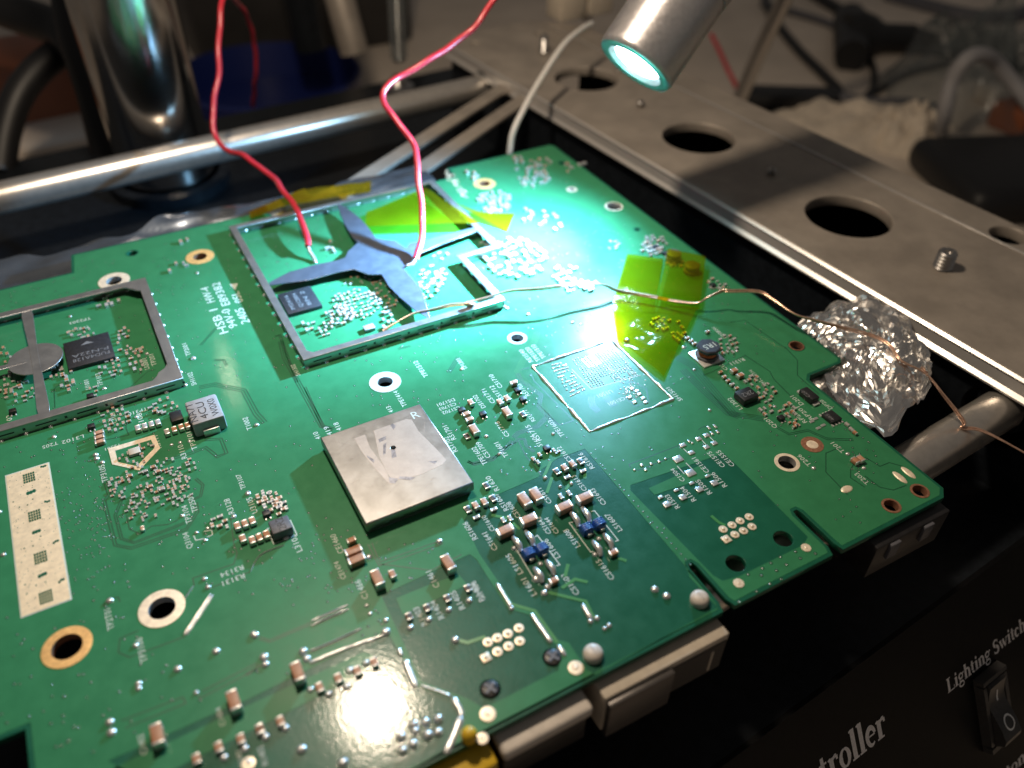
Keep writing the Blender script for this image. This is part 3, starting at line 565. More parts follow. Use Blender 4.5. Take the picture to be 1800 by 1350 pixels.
tr('c4', [(340, 910), (400, 880), (470, 880), (545, 850)]); tr('c4', [(290, 890), (285, 790), (330, 760)]); tr('c4', [(690, 780), (780, 700), (820, 690)]); tr('c4', [(1060, 560), (1140, 470)], 2); tr('c4', [(1130, 640), (1180, 640), (1195, 670)], 2)
tr('d2', [(640, 90), (690, 250), (660, 290), (730, 570), (830, 590), (1180, 470), (1250, 360), (1240, 300)], 2, gap=.06)
tr('d2', [(780, 260), (730, 380), (770, 530), (850, 555), (1170, 430)], 2, gap=.05); tr('d2', [(800, 380), (820, 470), (890, 500), (960, 450), (1060, 440), (1130, 410)]); tr('d2', [(1240, 150), (1285, 190), (1270, 260), (1190, 300)], 2)
tr('d2', [(1460, 400), (1480, 560), (1500, 620), (1480, 690), (1220, 780), (1230, 830)]); tr('d2', [(1340, 840), (1580, 740)]); tr('d2', [(880, 1110), (760, 1160), (750, 1250), (820, 1280), (1170, 1150)]); tr('d2', [(680, 960), (655, 950), (680, 910), (750, 900), (760, 930)])
tr('d3', [(490, 20), (600, 270), (660, 290)], 2); tr('d3', [(900, 1010), (960, 1140), (1360, 1000)], 2, gap=.1); tr('d3', [(960, 1140), (1290, 1180), (1480, 1080)]); tr('d3', [(1520, 490), (1560, 510), (1680, 480), (1800, 360)], 2)
tr('d4', [(80, 400), (110, 415), (260, 370), (400, 260), (440, 260), (450, 300), (500, 340)], 2); tr('d4', [(400, 270), (450, 370), (500, 430), (545, 490)], 1); tr('d4', [(270, 330), (360, 290), (390, 280)]); tr('d4', [(370, 250), (400, 220), (520, 180), (600, 100)], 3)
tr('d4', [(1110, 440), (1100, 420), (1440, 290)], 1); tr('d4', [(1150, 460), (1360, 380)]); tr('d4', [(1540, 200), (1560, 185), (1600, 175)])
tr('c6', [(395, 850), (420, 900), (545, 990), (530, 1060), (640, 1180)], 3, gap=.05); tr('c6', [(520, 590), (490, 680), (450, 730), (395, 840), (420, 880), (520, 970)], 6, .009, .034, 1); tr('c6', [(540, 1040), (600, 1140)], 6, .009, .034, 1)
tr('c6', [(480, 850), (500, 900), (750, 1150), (660, 1180), (520, 1040)], 1); tr('c6', [(410, 830), (470, 815)], 1)
tr('c6', [(1350, 720), (1500, 800), (1600, 920), (1760, 1110), (1800, 1125)], 4, gap=.07); tr('c6', [(860, 1000), (870, 1060), (910, 1095)], 4, gap=.05); tr('c6', [(940, 960), (960, 1010), (1010, 1060)], 4, gap=.05); tr('c6', [(1060, 910), (1130, 905), (1210, 950), (1225, 1030), (1140, 1060), (1070, 1000)])
tr('d1', [(0, 690), (110, 800), (240, 920), (430, 950)], 4, gap=.06); tr('d1', [(110, 720), (160, 700), (330, 615), (460, 700), (480, 740), (590, 850)], 1); tr('d1', [(540, 570), (605, 640), (605, 720), (720, 820)]); tr('d1', [(250, 440), (330, 430), (545, 580)])
tr('d1', [(490, 990), (560, 1030), (660, 1010), (760, 1055), (900, 1060)], 2, gap=.06); tr('d1', [(830, 1100), (755, 1130), (755, 1230), (870, 1350)], 1); tr('d1', [(960, 1150), (1040, 1200), (1090, 1180), (1160, 1200)]); tr('d1', [(905, 1180), (885, 1220), (885, 1260), (960, 1310)]); tr('d1', [(960, 1250), (1040, 1310), (1110, 1325), (1180, 1300)])
tr('d6', [(1350, 850), (1350, 880), (1740, 680)], 1); tr('d6', [(1370, 830), (1740, 640)], 1); tr('d6', [(820, 1030), (1240, 870), (1260, 910), (850, 1080)], 1); tr('d7', [(0, 720), (100, 650)], 2); tr('d7', [(90, 470), (160, 490), (440, 370)], 2, gap=.05)
tr('c5', [(1080, 1130), (1160, 1110)], 2); tr('c5', [(1400, 1280), (1460, 1180)], 3, gap=.05); tr('c5', [(300, 1050), (330, 1040), (440, 1340)], 2)
# light green traces over bare laminate
for a in ([('d8', 440, 160), ('d8', 690, 220), ('d8', 745, 330)], [('d8', 530, 130), ('d8', 620, 70), ('d8', 705, 90)], [('d4', 695, 1130), ('d4', 715, 1050)], [('d4', 560, 500), ('d4', 605, 400)], [('d4', 580, 600), ('d4', 615, 500)], [('d4', 700, 580), ('d4', 740, 520)], [('d4', 820, 510), ('d4', 825, 470)], [('d5', 150, 320), ('d5', 190, 355), ('d5', 225, 372)], [('d7', 1420, 480), ('d7', 1500, 500), ('d7', 1620, 460)], [('d4', 1030, 1010), ('d4', 1085, 1030)], [('d4', 230, 740), ('d4', 330, 760), ('d4', 410, 830)], [('d8', 190, 240), ('d8', 345, 285), ('d8', 500, 500)]):
    b.strip([xy(*q) for q in a], .075, .0045, 2, .003)
obj('circuit_traces', b, ['mask_line', 'mask_light', 'mask_light'], bd)['kind'] = 'stuff'
# ---------- solder strips and blobs on exposed copper
def solder_strip(c, pts, w=.09, h=.035):
    P = smoothpath([(*xy(c, *q), .004) for q in pts], 5); mb = MB(); k = len(P)
    rr = [w / 2 * (1 + .25 * noise.noise(Vector((p.x * 5, p.y * 5, 1)))) * (.55 if i in (0, k - 1) else 1) for i, p in enumerate(P)]
    mb.tube(P, rr, 8); me_ = mb
    me_.v = [(v[0], v[1], .004 + max(0, (v[2] - .004)) * h / (w / 2)) for v in me_.v]
    return obj('solder_strip', me_, 'solder', bd, 60)
for c, pts, w in [('d7', [(440, 355), (690, 245)], .05), ('d7', [(440, 385), (690, 275)], .05), ('d7', [(430, 560), (600, 490), (780, 405)], .05), ('d7', [(430, 640), (620, 560), (830, 485)], .08), ('d7', [(540, 600), (850, 470)], .05),
                  ('d7', [(1075, 620), (1105, 700), (1150, 800)], .13), ('d7', [(1030, 540), (1055, 590)], .09), ('d7', [(1180, 790), (1300, 830), (1390, 865)], .05), ('d7', [(1400, 875), (1450, 960), (1455, 1000)], .12), ('d7', [(1455, 1000), (1410, 1120), (1350, 1250)], .14),
                  ('d8', [(90, 100), (140, 180), (190, 265)], .09), ('d8', [(325, 305), (390, 400), (460, 500)], .10), ('d8', [(505, 520), (555, 590)], .10), ('d8', [(670, 240), (730, 340)], .10),
                  ('d2', [(1225, 830), (1170, 910)], .03), ('d2', [(1335, 880), (1250, 1010), (1165, 1140)], .06), ('d2', [(1350, 885), (1265, 1015), (1180, 1140)], .05), ('d2', [(1585, 740), (1650, 635), (1800, 572)], .03), ('d7', [(30, 1320), (0, 1290)], .05),
                  ('d7', [(870, 480), (820, 490), (960, 440)], .06)]: solder_strip(c, pts, w)
def blob(c, x, y, r, h=None, name='solder_blob', mat='solder', ry=None):
    p = xy(c, x, y); mb = MB(); mb.dome((0, 0, 0), r, ry or r * random.uniform(.9, 1.1), h or r * .7, 12, 4); return obj(name, mb, mat, bd, 70, Matrix.Translation((p[0], p[1], .004)))
for a in [('d8', 1160, 140, .09), ('d8', 1240, 185, .09), ('d8', 725, 355, .06), ('d8', 768, 335, .06), ('d8', 820, 405, .05), ('d8', 850, 385, .06), ('d8', 410, 160, .06), ('d8', 435, 122, .05), ('d8', 190, 268, .06), ('d8', 350, 70, .06),
          ('d7', 375, 1225, .10), ('d7', 655, 1315, .10), ('d7', 945, 430, .10), ('d7', 1415, 485, .09), ('d7', 815, 250, .05), ('d7', 838, 305, .05), ('d7', 945, 350, .06), ('d7', 120, 600, .09), ('d7', 130, 650, .08), ('d7', 385, 560, .09), ('d7', 410, 610, .08), ('d7', 60, 450, .08), ('d7', 435, 820, .07),
          ('d6', 745, 1040, .08), ('d6', 755, 1110, .085), ('d6', 940, 780, .07), ('d6', 940, 810, .06), ('d6', 1205, 680, .08), ('d6', 1465, 560, .08), ('d6', 920, 520, .06), ('d6', 745, 218, .08), ('d6', 1720, 445, .08), ('d6', 1385, 70, .06), ('d6', 1410, 125, .06), ('d6', 1330, 840, .05),
          ('d2', 1480, 390, .06), ('d2', 1245, 492, .05), ('d2', 1315, 465, .05), ('d2', 1300, 540, .05), ('d2', 22, 632, .06), ('d2', 1570, 245, .07), ('d2', 1155, 385, .05), ('d2', 0, 360, .05), ('d3', 1340, 997, .08), ('d3', 130, 690, .06), ('d3', 185, 260, .06), ('d3', 895, 1095, .07), ('d3', 40, 838, .06), ('d3', 370, 975, .07),
          ('c4', 1020, 630, .07), ('c4', 285, 1045, .06), ('c4', 505, 1140, .07), ('c4', 510, 1160, .07), ('c4', 540, 1180, .06), ('c4', 720, 940, .05), ('c4', 370, 410, .05), ('c4', 550, 790, .06), ('c4', 775, 607, .06), ('c4', 615, 630, .05), ('c4', 905, 1087, .05), ('c4', 950, 1075, .05), ('c4', 1000, 1068, .05), ('c4', 1355, 982, .06), ('c4', 1040, 180, .05),
          ('c6', 325, 440, .07), ('c6', 460, 480, .07), ('c6', 742, 530, .07), ('c6', 795, 542, .05), ('c6', 1085, 645, .1), ('c6', 40, 825, .05), ('c6', 200, 1250, .05), ('c6', 620, 1235, .05), ('c6', 1445, 688, .06), ('c6', 1610, 1085, .05),
          ('d4', 195, 240, .05), ('d4', 280, 353, .05), ('d4', 620, 225, .05), ('d4', 515, 1145, .10), ('d4', 540, 1050, .06), ('d4', 565, 1235, .08), ('d4', 910, 890, .06), ('d4', 585, 1195, .07), ('d4', 885, 990, .06), ('d4', 375, 950, .07), ('d4', 570, 505, .06), ('d4', 665, 560, .05), ('d4', 735, 540, .05),
          ('d5', 690, 70, .06), ('d5', 955, 70, .06), ('d1', 485, 885, .05), ('d1', 285, 592, .05), ('d1', 870, 1135, .06), ('d1', 60, 690, .05)]: blob(*a)
# bare pads
def padrect(c, x, y, w, d, h=.02, mat='solder'):
    p = xy(c, x, y); return link('solder_pad', bevbox((w, d, .03), .012, mat), bd, Matrix.Translation((p[0], p[1], .004 + h / 2)))
for x, y, w, d in [(1440, 300, .16, .12), (1495, 347, .16, .12), (1540, 260, .15, .12), (1590, 312, .15, .12), (1590, 237, .15, .12), (1640, 287, .15, .12), (1605, 190, .06, .13), (1645, 180, .06, .13), (1625, 225, .06, .12), (1660, 215, .06, .12),
                   (1410, 388, .24, .2), (1490, 475, .24, .2), (1180, 425, .07, .09), (1205, 455, .07, .08), (1240, 417, .06, .08), (1290, 403, .06, .08), (1135, 455, .05, .06), (1330, 385, .05, .06), (1480, 275, .06, .08), (1500, 285, .05, .06)]: padrect('d4', x, y, w, d)
for x, y in [(1597, 495), (1497, 541), (1400, 585), (1300, 630)]: padrect('d4', x, y, .13, .08)
for x, y in [(1640, 540), (1545, 580), (1440, 630), (1340, 675)]: padrect('d4', x, y, .17, .16, .03)
for c, x, y, rx, ry in [('d5', 865, 180, .17, .1), ('d5', 1145, 118, .09, .22), ('d5', 1190, 93, .09, .22)]: blob(c, x, y, rx, .03, 'oval_pad', 'cream', ry)
for x, y in [(680, 965), (715, 1000), (700, 950), (740, 985)]: padrect('d1', x, y, .14, .08)
# through hole pads of the sockets
for c, L_ in (('d5', [(213, 392), (260, 370), (302, 348), (350, 327), (230, 445), (275, 420), (320, 400), (365, 378)]), ('d8', [(30, 497), (95, 468), (165, 440), (240, 402), (15, 603), (95, 562), (170, 525), (245, 490)])):
    for i, (x, y) in enumerate(L_):
        p = xy(c, x, y)
        if i == 4: o = link('pin_pad', bevbox((.19, .19, .02), .008, 'cream'), bd, Matrix.Translation((p[0], p[1], .012)))
        else: b = MB(); b.ring((p[0], p[1], .003), .035, .10, .016, 20); o = obj('pin_pad', b, 'cream', bd, 50)
        b = MB(); b.dome((p[0], p[1], .006), .05, .05, .045, 10, 3); obj('pin_tip', b, 'cream', o, 60)
for x, y, r in [(1135, 1060, .1), (1215, 1040, .09), (1230, 1130, .1), (1300, 1020, .1), (1300, 1110, .09), (1050, 1140, .1), (1130, 1190, .09), (1060, 1235, .09), (1145, 1100, .08)]: blob('d7', x, y, r, r * .9, 'pin_blob')
for c, x, y, r in [('d8', 625, 672, .15), ('d8', 30, 985, .15), ('d5', 295, 677, .115), ('d5', 650, 490, .11), ('d7', 1600, 1150, .11), ('d7', 15, 1320, .12)]:
    p = xy(c, x, y); b = MB(); b.ring((p[0], p[1], .003), r * .35, r, .02, 24); o = obj('shell_pad', b, 'cream', bd, 50); b = MB(); b.dome((p[0], p[1], .01), r * .4, r * .4, .02, 12, 3); obj('shell_tab', b, 'cream', o, 60)
for x, y in [(1460, 220), (740, 590)]:                                    # white plastic snap pegs
    p = xy('d8', x, y); b = MB(); b.lathe([(0, .19), (.10, .20), (.16, .18), (.20, .13), (.215, .06), (.217, 0)], (p[0], p[1], 0), (0, 0, 1), 24); o = obj('snap_peg', b, 'white_plastic', bd, 60)
    b = MB(); b.box((p[0], p[1], .2165), (.012, .22, .006)); obj('peg_slit', b, 'grey', o)
for x, y in [(470, 600), (45, 815)]:                                        # black cross pegs
    p = xy('d8', x, y); b = MB(); b.lathe([(-.15, .17), (.02, .17), (.03, .15), (.03, 0)], (p[0], p[1], 0), (0, 0, 1), 20); o = obj('cross_peg', b, 'black_plastic', bd, 40)
    b = MB(); b.box((p[0], p[1], .045), (.27, .06, .03), 0, .5); b.box((p[0], p[1], .0445), (.06, .27, .029), 0, .5); obj('peg_cross', b, 'ferrite_dark', o)
p = xy('d7', 1510, 1145); b = MB(); b.lathe([(0, .145), (.14, .15), (.22, .12), (.26, .06), (.265, 0)], (p[0], p[1], 0), (0, 0, 1), 20); obj('yellow_peg', b, 'yellow', bd, 60)
# ---------- chip parts
def capac(c, x, y, lng, wid, h, axis='x', mat='tan', ends='tin', name='capacitor', mark=False):
    p = at(c, x, y, h); rz = (0 if axis == 'x' else math.pi / 2) + random.uniform(-.03, .03)
    mw = Matrix.Translation((p.x, p.y, h / 2 + .012)) @ Matrix.Rotation(rz, 4, 'Z')
    o = link(name, bevbox((lng * .97, wid * .95, h * .97), min(.022, h * .16), mat), bd, mw); e = lng * (.2 if lng < .3 else .13)
    for s in (-1, 1): link('end_cap', bevbox((e, wid, h), min(.02, h * .15), ends), o, mw @ Matrix.Translation((s * (lng - e) / 2, 0, .003)))
    if mark: link('resistor_film', bevbox((lng * .56, wid * .8, .02), .005, 'black'), o, mw @ Matrix.Translation((0, 0, h / 2)))
    return o
B = dict(lng=.44, wid=.2, h=.2)
for c, x, y, ax in [('d4', 440, 635, 'y'), ('d4', 515, 605, 'y'), ('d4', 465, 760, 'x'), ('d4', 315, 830, 'x'), ('d4', 690, 680, 'x'), ('d4', 820, 620, 'x')]: capac(c, x, y, .40, .22, .2, ax)
for c, x, y, ax in [('d7', 345, 690, 'y'), ('d7', 885, 55, 'y'), ('d3', 1395, 1125, 'y'), ('d6', 1580, 885, 'y'), ('d6', 1060, 1115, 'y')]: capac(c, x, y, .42, .21, .23, ax, 'brown')
for c, x, y, ax in [('d3', 815, 1105, 'x'), ('d3', 795, 1050, 'x')]: capac(c, x, y, .38, .2, .17, ax, 'brown')
for c, x, y, ax, m in [('d3', 783, 985, 'x', 'brown'), ('d3', 1042, 1200, 'y', 'brown'), ('d4', 625, 1150, 'x', 'brown'), ('d4', 1003, 972, 'x', 'brown'),
                       ('c6', 370, 905, 'x', 'tan'), ('c6', 285, 1028, 'y', 'tan'), ('c6', 330, 1005, 'y', 'tan'), ('c6', 100, 1030, 'y', 'tan'), ('d4', 695, 435, 'y', 'tan'), ('d4', 745, 412, 'y', 'tan'), ('d4', 130, 675, 'y', 'tan'), ('d4', 185, 652, 'y', 'tan'),
                       ('c6', 70, 1103, 'x', 'tan'), ('c6', 90, 1138, 'x', 'tan'), ('d3', 60, 895, 'y', 'brown'), ('d3', 108, 880, 'y', 'brown'), ('d3', 155, 862, 'y', 'brown'), ('d3', 95, 975, 'y', 'brown'), ('d3', 155, 985, 'y', 'brown'), ('d3', 200, 967, 'y', 'brown'), ('d3', 245, 948, 'y', 'brown'),
                       ('d1', 272, 690, 'x', 'brown'), ('d1', 305, 715, 'x', 'brown'), ('d1', 912, 1165, 'y', 'brown'), ('d1', 940, 1155, 'y', 'tan')]: capac(c, x, y, .21, .14, .12, ax, m)
for c, x, y in [('c6', 330, 1090), ('c6', 122, 1200)]: capac(c, x, y, .34, .19, .17, 'y')
for c, x, y in [('c4', 725, 995), ('c4', 762, 985), ('c4', 797, 975), ('c4', 832, 965), ('c4', 880, 1015), ('c4', 918, 1002), ('c4', 955, 990), ('c4', 988, 980)]: capac(c, x, y, .2, .13, .12, 'y', 'grey' if y % 2 else 'brown')
for c, x, y in [('c4', 520, 1018), ('c4', 522, 1042), ('c4', 525, 1066)]: capac(c, x, y, .24, .13, .12, 'x')
for c, x, y, ax in [('d4', 645, 462, 'y'), ('d4', 795, 398, 'y'), ('d4', 810, 458, 'x'), ('d4', 710, 498, 'x'), ('d4', 80, 702, 'y'), ('d4', 240, 632, 'y'), ('d4', 245, 702, 'x'), ('d4', 135, 752, 'x'), ('d4', 198, 552, 'y'), ('d4', 305, 770, 'y'), ('d4', 348, 758, 'y'), ('d4', 670, 620, 'y'), ('d4', 722, 600, 'y'), ('c6', 430, 1108, 'y'), ('d4', 75, 240, 'y')]:
    big = (x, y) not in ((305, 770), (348, 758), (670, 620), (722, 600), (810, 458), (710, 498), (245, 702), (135, 752))
    capac(c, x, y, .2 if big else .16, .14 if big else .09, .06, ax, 'grey', 'tin', 'resistor', mark=big)
for c, x, y in [('d7', 1500, 130), ('d7', 1362, 198), ('d7', 1225, 262), ('d7', 1102, 320)]: capac(c, x, y, .17, .13, .07, 'y', 'brown', 'tin', 'resistor', True)
for c, x, y in [('d7', 865, 630), ('d7', 750, 688), ('d7', 622, 738), ('d7', 495, 800), ('d7', 230, 1030), ('d7', 90, 1085), ('d6', 1630, 1150), ('d6', 1480, 1205), ('d6', 1330, 1285), ('d6', 1760, 1080)]: capac(c, x, y, .2, .14, .09, 'y', 'brown', 'tin', 'resistor')
for c, x, y in [('d7', 700, 690), ('d7', 810, 640), ('d7', 560, 850), ('d7', 680, 800), ('d7', 265, 1080), ('d7', 130, 1140), ('d6', 1660, 1220), ('d6', 1520, 1280), ('d7', 1110, 400), ('d7', 1235, 345), ('d7', 1370, 280), ('d7', 1510, 215)]: blob(c, x, y, .075, .05)
for c, x, y, ax in [('c4', 100, 770, 'x'), ('d1', 25, 520, 'x'), ('d1', 45, 535, 'x'), ('d1', 62, 550, 'x'), ('d1', 132, 487, 'x'), ('d1', 240, 745, 'x'), ('d1', 262, 765, 'x'), ('d1', 220, 725, 'x'), ('d1', 285, 785, 'x'), ('d1', 200, 700, 'x'), ('d1', 868, 975, 'y'), ('d1', 890, 1000, 'y'), ('d1', 910, 1018, 'y'), ('d1', 595, 970, 'y'), ('d2', 900, 462, 'y'), ('d2', 820, 128, 'x'), ('d2', 917, 100, 'x'), ('d2', 968, 72, 'x'), ('d2', 1000, 100, 'x'), ('d2', 948, 195, 'x'), ('d2', 1025, 212, 'x'), ('d4', 535, 355, 'y'), ('d4', 525, 403, 'y'), ('d4', 495, 382, 'y'), ('c4', 815, 905, 'x'), ('c4', 845, 910, 'x')]: capac(c, x, y, .13, .085, .08, ax, random.choice(('tan', 'brown', 'grey')))
# blue inductors with hand bent solder bridges
for x, y in [(465, 985), (548, 955), (832, 828), (912, 795)]:
    p = at('d4', x, y, .12); mw = Matrix.Translation((p.x, p.y, .1)); o = link('inductor', bevbox((.2, .24, .18), .03, 'blue'), bd, mw)
    b = MB()
    for k in range(4): b.tube([(-.115 + 0, -.075 + k * .05, -.08), (-.115, -.075 + k * .05, .085), (-.09, -.075 + k * .05, .105), (.09, -.075 + k * .05, .105), (.115, -.075 + k * .05, .085), (.115, -.075 + k * .05, -.08)], .026, 7)
    obj('winding', b, 'blue', o, 60, mw); link('end_cap', bevbox((.1, .05, .1), .01, 'tin'), o, mw @ Matrix.Translation((0, -.14, -.04))); link('end_cap', bevbox((.1, .05, .1), .01, 'tin'), o, mw @ Matrix.Translation((0, .14, -.04)))
for x, y in [(392, 930), (472, 893), (757, 772), (827, 742), (527, 1125), (602, 1080), (897, 957), (968, 912)]:
    P = smoothpath([(*xy('d4', x - 26, y - 45), .03), (*xy('d4', x - 6, y - 8), .09), (*xy('d4', x + 14, y + 18), .09), (*xy('d4', x + 24, y + 48), .03)], 5)
    b = MB(); k = len(P); b.tube(P, [.045 + .03 * math.sin(math.pi * i / (k - 1)) for i in range(k)], 9); obj('solder_bridge', b, 'solder', bd, 60)
# small black transistors with legs
def sot(c, x, y, w=.17, d_=.15, h=.1, rot=0):
    p = at(c, x, y, h); mw = Matrix.Translation((p.x, p.y, h / 2 + .02)) @ Matrix.Rotation(rot, 4, 'Z'); o = link('transistor', bevbox((w, d_, h), .015, 'black'), bd, mw)
    for lx, ly in ((-.3, -.62), (.3, -.62), (0, .62)): link('lead', bevbox((.035, .09, .03), .006, 'tin'), o, mw @ Matrix.Translation((lx * w, ly * d_, -h / 2)))
for a in [('c6', 395, 952), ('c6', 428, 1010), ('c6', 175, 1103), ('c6', 40, 1078), ('d4', 580, 312), ('c4', 475, 825), ('c4', 65, 905), ('d1', 520, 940), ('d3', 245, 815), ('c4', 480, 985), ('c6', 665, 275), ('c6', 730, 298), ('d1', 160, 240), ('c6', 1270, 45), ('c6', 1330, 85)]: sot(*a)
def chip(name, corners, c, h, mat, bev=.03, z=.012, label=None):
    P = [at(c, x, y, h + z) for x, y in corners]; cx_ = sum(p.x for p in P) / 4; cy_ = sum(p.y for p in P) / 4
    w = abs(P[1].x + P[2].x - P[0].x - P[3].x) / 2; d_ = abs(P[0].y + P[1].y - P[2].y - P[3].y) / 2
    o = link(name, bevbox((w, d_, h), bev, mat), bd, Matrix.Translation((cx_, cy_, h / 2 + z)))
    if label: o['label'] = label
    return o, cx_, cy_, w, d_, h + z
PX, PY, PZ = Vector((1, 0, 0)), Vector((0, 1, 0)), Vector((0, 0, 1))
o, cx, cy, w, d_, zt = chip('integrated_circuit', [(332, 548), (572, 490), (605, 622), (358, 684)], 'c4', .12, 'chip', .012)
for k, s in enumerate(('FUD4A128', 'P-N22A')): text('chip_marking', s, Vector((cx + .5, cy - .08 + k * .22 - .2, zt + .003)), -PX, -PY, .95, 'mark', o, .15)
b = MB(); b.add([(cx - .18, cy + .3, zt + .003), (cx + .18, cy + .3, zt + .003), (cx, cy + .44, zt + .003)], [(0, 1, 2)]); obj('chip_marking', b, 'mark', o)
o, cx, cy, w, d_, zt = chip('integrated_circuit', [(315, 782), (530, 725), (590, 850), (385, 912)], 'c5', .12, 'chip', .012)
for k, s in enumerate(('M2416', 'Q12804', 'BN 2')): text('chip_marking', s, Vector((cx - .25 + k * .25, cy - .4, zt + .003)), PY, -PX, .8, 'mark', o, .13)
o, cx, cy, w, d_, zt = chip('power_inductor', [(978, 855), (1140, 815), (1180, 930), (1005, 985)], 'c4', .45, 'ferrite', .05)
for k, s in enumerate(('NA71', '4CU', 'W0X0')): text('inductor_marking', s, Vector((cx - .22 + k * .26, cy - .38, zt + .003)), PY, -PX, .68, 'inkdark', o, .2)
for s in (-1, 1): link('terminal', bevbox((w * .5, .08, .2), .01, 'tin'), o, Matrix.Translation((cx, cy + s * (d_ / 2 + .02), .11)))
o, cx, cy, w, d_, zt = chip('power_inductor', [(255, 870), (375, 825), (415, 905), (285, 950)], 'd3', .26, 'ferrite_dark', .03)
flat('inductor_outline', [(cx - w * .62, cy - d_ * .62), (cx + w * .62, cy - d_ * .62), (cx + w * .62, cy + d_ * .62), (cx - w * .62, cy + d_ * .62)], [[(cx - w * .57, cy - d_ * .58), (cx + w * .57, cy - d_ * .58), (cx + w * .57, cy + d_ * .58), (cx - w * .57, cy + d_ * .58)]], .006, .009, 'silk', bd)
text('inductor_marking', '2R2', Vector((cx + .10, cy - .18, zt + .003)), PY, -PX, .38, 'inkdark', o, .2)
o, cx, cy, w, d_, zt = chip('power_inductor', [(280, 800), (360, 770), (395, 825), (320, 860)], 'd1', .22, 'black', .04)
text('inductor_marking', '2R2', Vector((cx + .17, cy + .05, zt + .004)), -PX, -PY, .34, 'mark', o, .2)
o, cx, cy, w, d_, zt = chip('diode', [(612, 800), (645, 772), (725, 825), (700, 850)], 'd1', .2, 'black', .04)
for s in (-1, 1): link('lead', bevbox((.2, .12, .05), .01, 'tin'), o, Matrix.Translation((cx, cy + s * (d_ / 2 + .03), .04)))
text('chip_marking', 'C20', Vector((cx - .08, cy - .12, zt + .003)), PY, -PX, .26, 'mark', o, .12)
o, cx, cy, w, d_, zt = chip('integrated_circuit', [(735, 925), (780, 898), (842, 940), (795, 970)], 'd1', .1, 'black', .015)
for i in range(4):
    for s in (-1, 1): link('lead', bevbox((.05, .09, .03), .006, 'tin'), o, Matrix.Translation((cx - .16 + i * .107, cy + s * (d_ / 2 + .03), .02)))
text('chip_marking', '485', Vector((cx - .04, cy - .14, zt + .003)), PY, -PX, .26, 'mark', o, .1)
o, *_ = chip('integrated_circuit', [(888, 915), (950, 898), (968, 945), (905, 965)], 'c4', .12, 'black', .015)
o, *_ = chip('integrated_circuit', [(845, 985), (905, 968), (950, 985), (880, 1010)], 'c5', .1, 'ferrite', .015)
# drum inductor 1R5
p = at('d1', 125, 625, .0); dr = MB(); n8 = 8
def octo(r, rot=math.pi / 8): return [(r * math.cos(rot + i * math.pi / 4), r * math.sin(rot + i * math.pi / 4)) for i in range(8)]
dro = link('drum_inductor', bevbox((.75, .75, .05), .01, 'tin'), bd, Matrix.Translation((p.x, p.y, .03)))
def drum(name, prof, mat, n=32):
    mb = MB(); mb.lathe(prof, (p.x, p.y, 0), (0, 0, 1), n); return obj(name, mb, mat, dro, 35)
drum('drum_base', [(.05, 0), (.05, .31), (.07, .33), (.13, .33), (.15, .31), (.15, .2)], 'ferrite_dark', 8)
drum('winding', [(.15, .22), (.165, .255), (.18, .24), (.195, .255), (.21, .24), (.225, .255), (.24, .24), (.255, .255), (.27, .24), (.285, .255), (.30, .22)], 'winding')
drum('drum_cap', [(.30, .2), (.30, .31), (.32, .34), (.40, .34), (.43, .31), (.43, 0)], 'drumcap', 8)
text('inductor_marking', '1R5', Vector((p.x + .19, p.y + .07, .434)), -PX, -PY, .38, 'silk', dro, .2)
for c, x, y in [('c6', 1500, 170), ('c6', 1385, 95)]:                      # drums under the tape
    p = at(c, x, y, .25); b = MB(); b.lathe([(0, .24), (.06, .26), (.1, .26), (.12, .19), (.2, .19), (.22, .25), (.28, .25), (.3, .22), (.3, 0)], (p.x, p.y, .01), (0, 0, 1), 20); obj('drum_inductor', b, 'ferrite_dark', bd, 35)
# crystal in its pentagon guard ring
OP = pxs(('c4', 570, 1107), ('c4', 815, 1034), ('c4', 845, 1105), ('c4', 735, 1222), ('c4', 592, 1190)); IP = pxs(('c4', 608, 1118), ('c4', 797, 1060), ('c4', 815, 1104), ('c4', 722, 1200), ('c4', 622, 1178))
flat('guard_ring', OP, [IP], .0045, .012, 'cream', bd)
o, *_ = chip('crystal', [(668, 1110), (728, 1092), (745, 1118), (684, 1142)], 'c4', .09, 'beige', .02); o['label'] = 'pale metal capped crystal'
# ---------- tiny passives packed too close to count
bt = MB()
def passive(x, y, s=1.0, ax=0, m=None, zz=0.0):
    l, w, h = .11 * s, .06 * s, .06 * s; d = (l, w) if ax else (w, l); k = m if m is not None else random.choice((0, 1, 2, 2))
    bt.box((x, y, zz + .006 + h / 2), (d[0] * .55 if ax else d[0], d[1] if ax else d[1] * .55, h), k)
    for q in (-1, 1):
        ox, oy = (q * l * .39, 0) if ax else (0, q * l * .39); bt.box((x + ox, y + oy, zz + .006 + h / 2), (l * .24 if ax else w * 1.06, w * 1.06 if ax else l * .24, h * 1.05), 3)
def cluster(c, x, y, rx, ry, n, s=1.0, m=None):
    done = []; tries = 0
    while len(done) < n and tries < n * 40:
        tries += 1; a, r = random.uniform(0, 2 * math.pi), math.sqrt(random.random()); p = xy(c, x + rx * r * math.cos(a), y + ry * r * math.sin(a))
        p = (round(p[0] / .07) * .07 + random.uniform(-.01, .01), round(p[1] / .09) * .09)
        if any(abs(p[0] - q[0]) < .1 * s and abs(p[1] - q[1]) < .1 * s for q in done): continue
        done.append(p); passive(p[0], p[1], s * random.uniform(.8, 1.2), random.random() < .4, m)
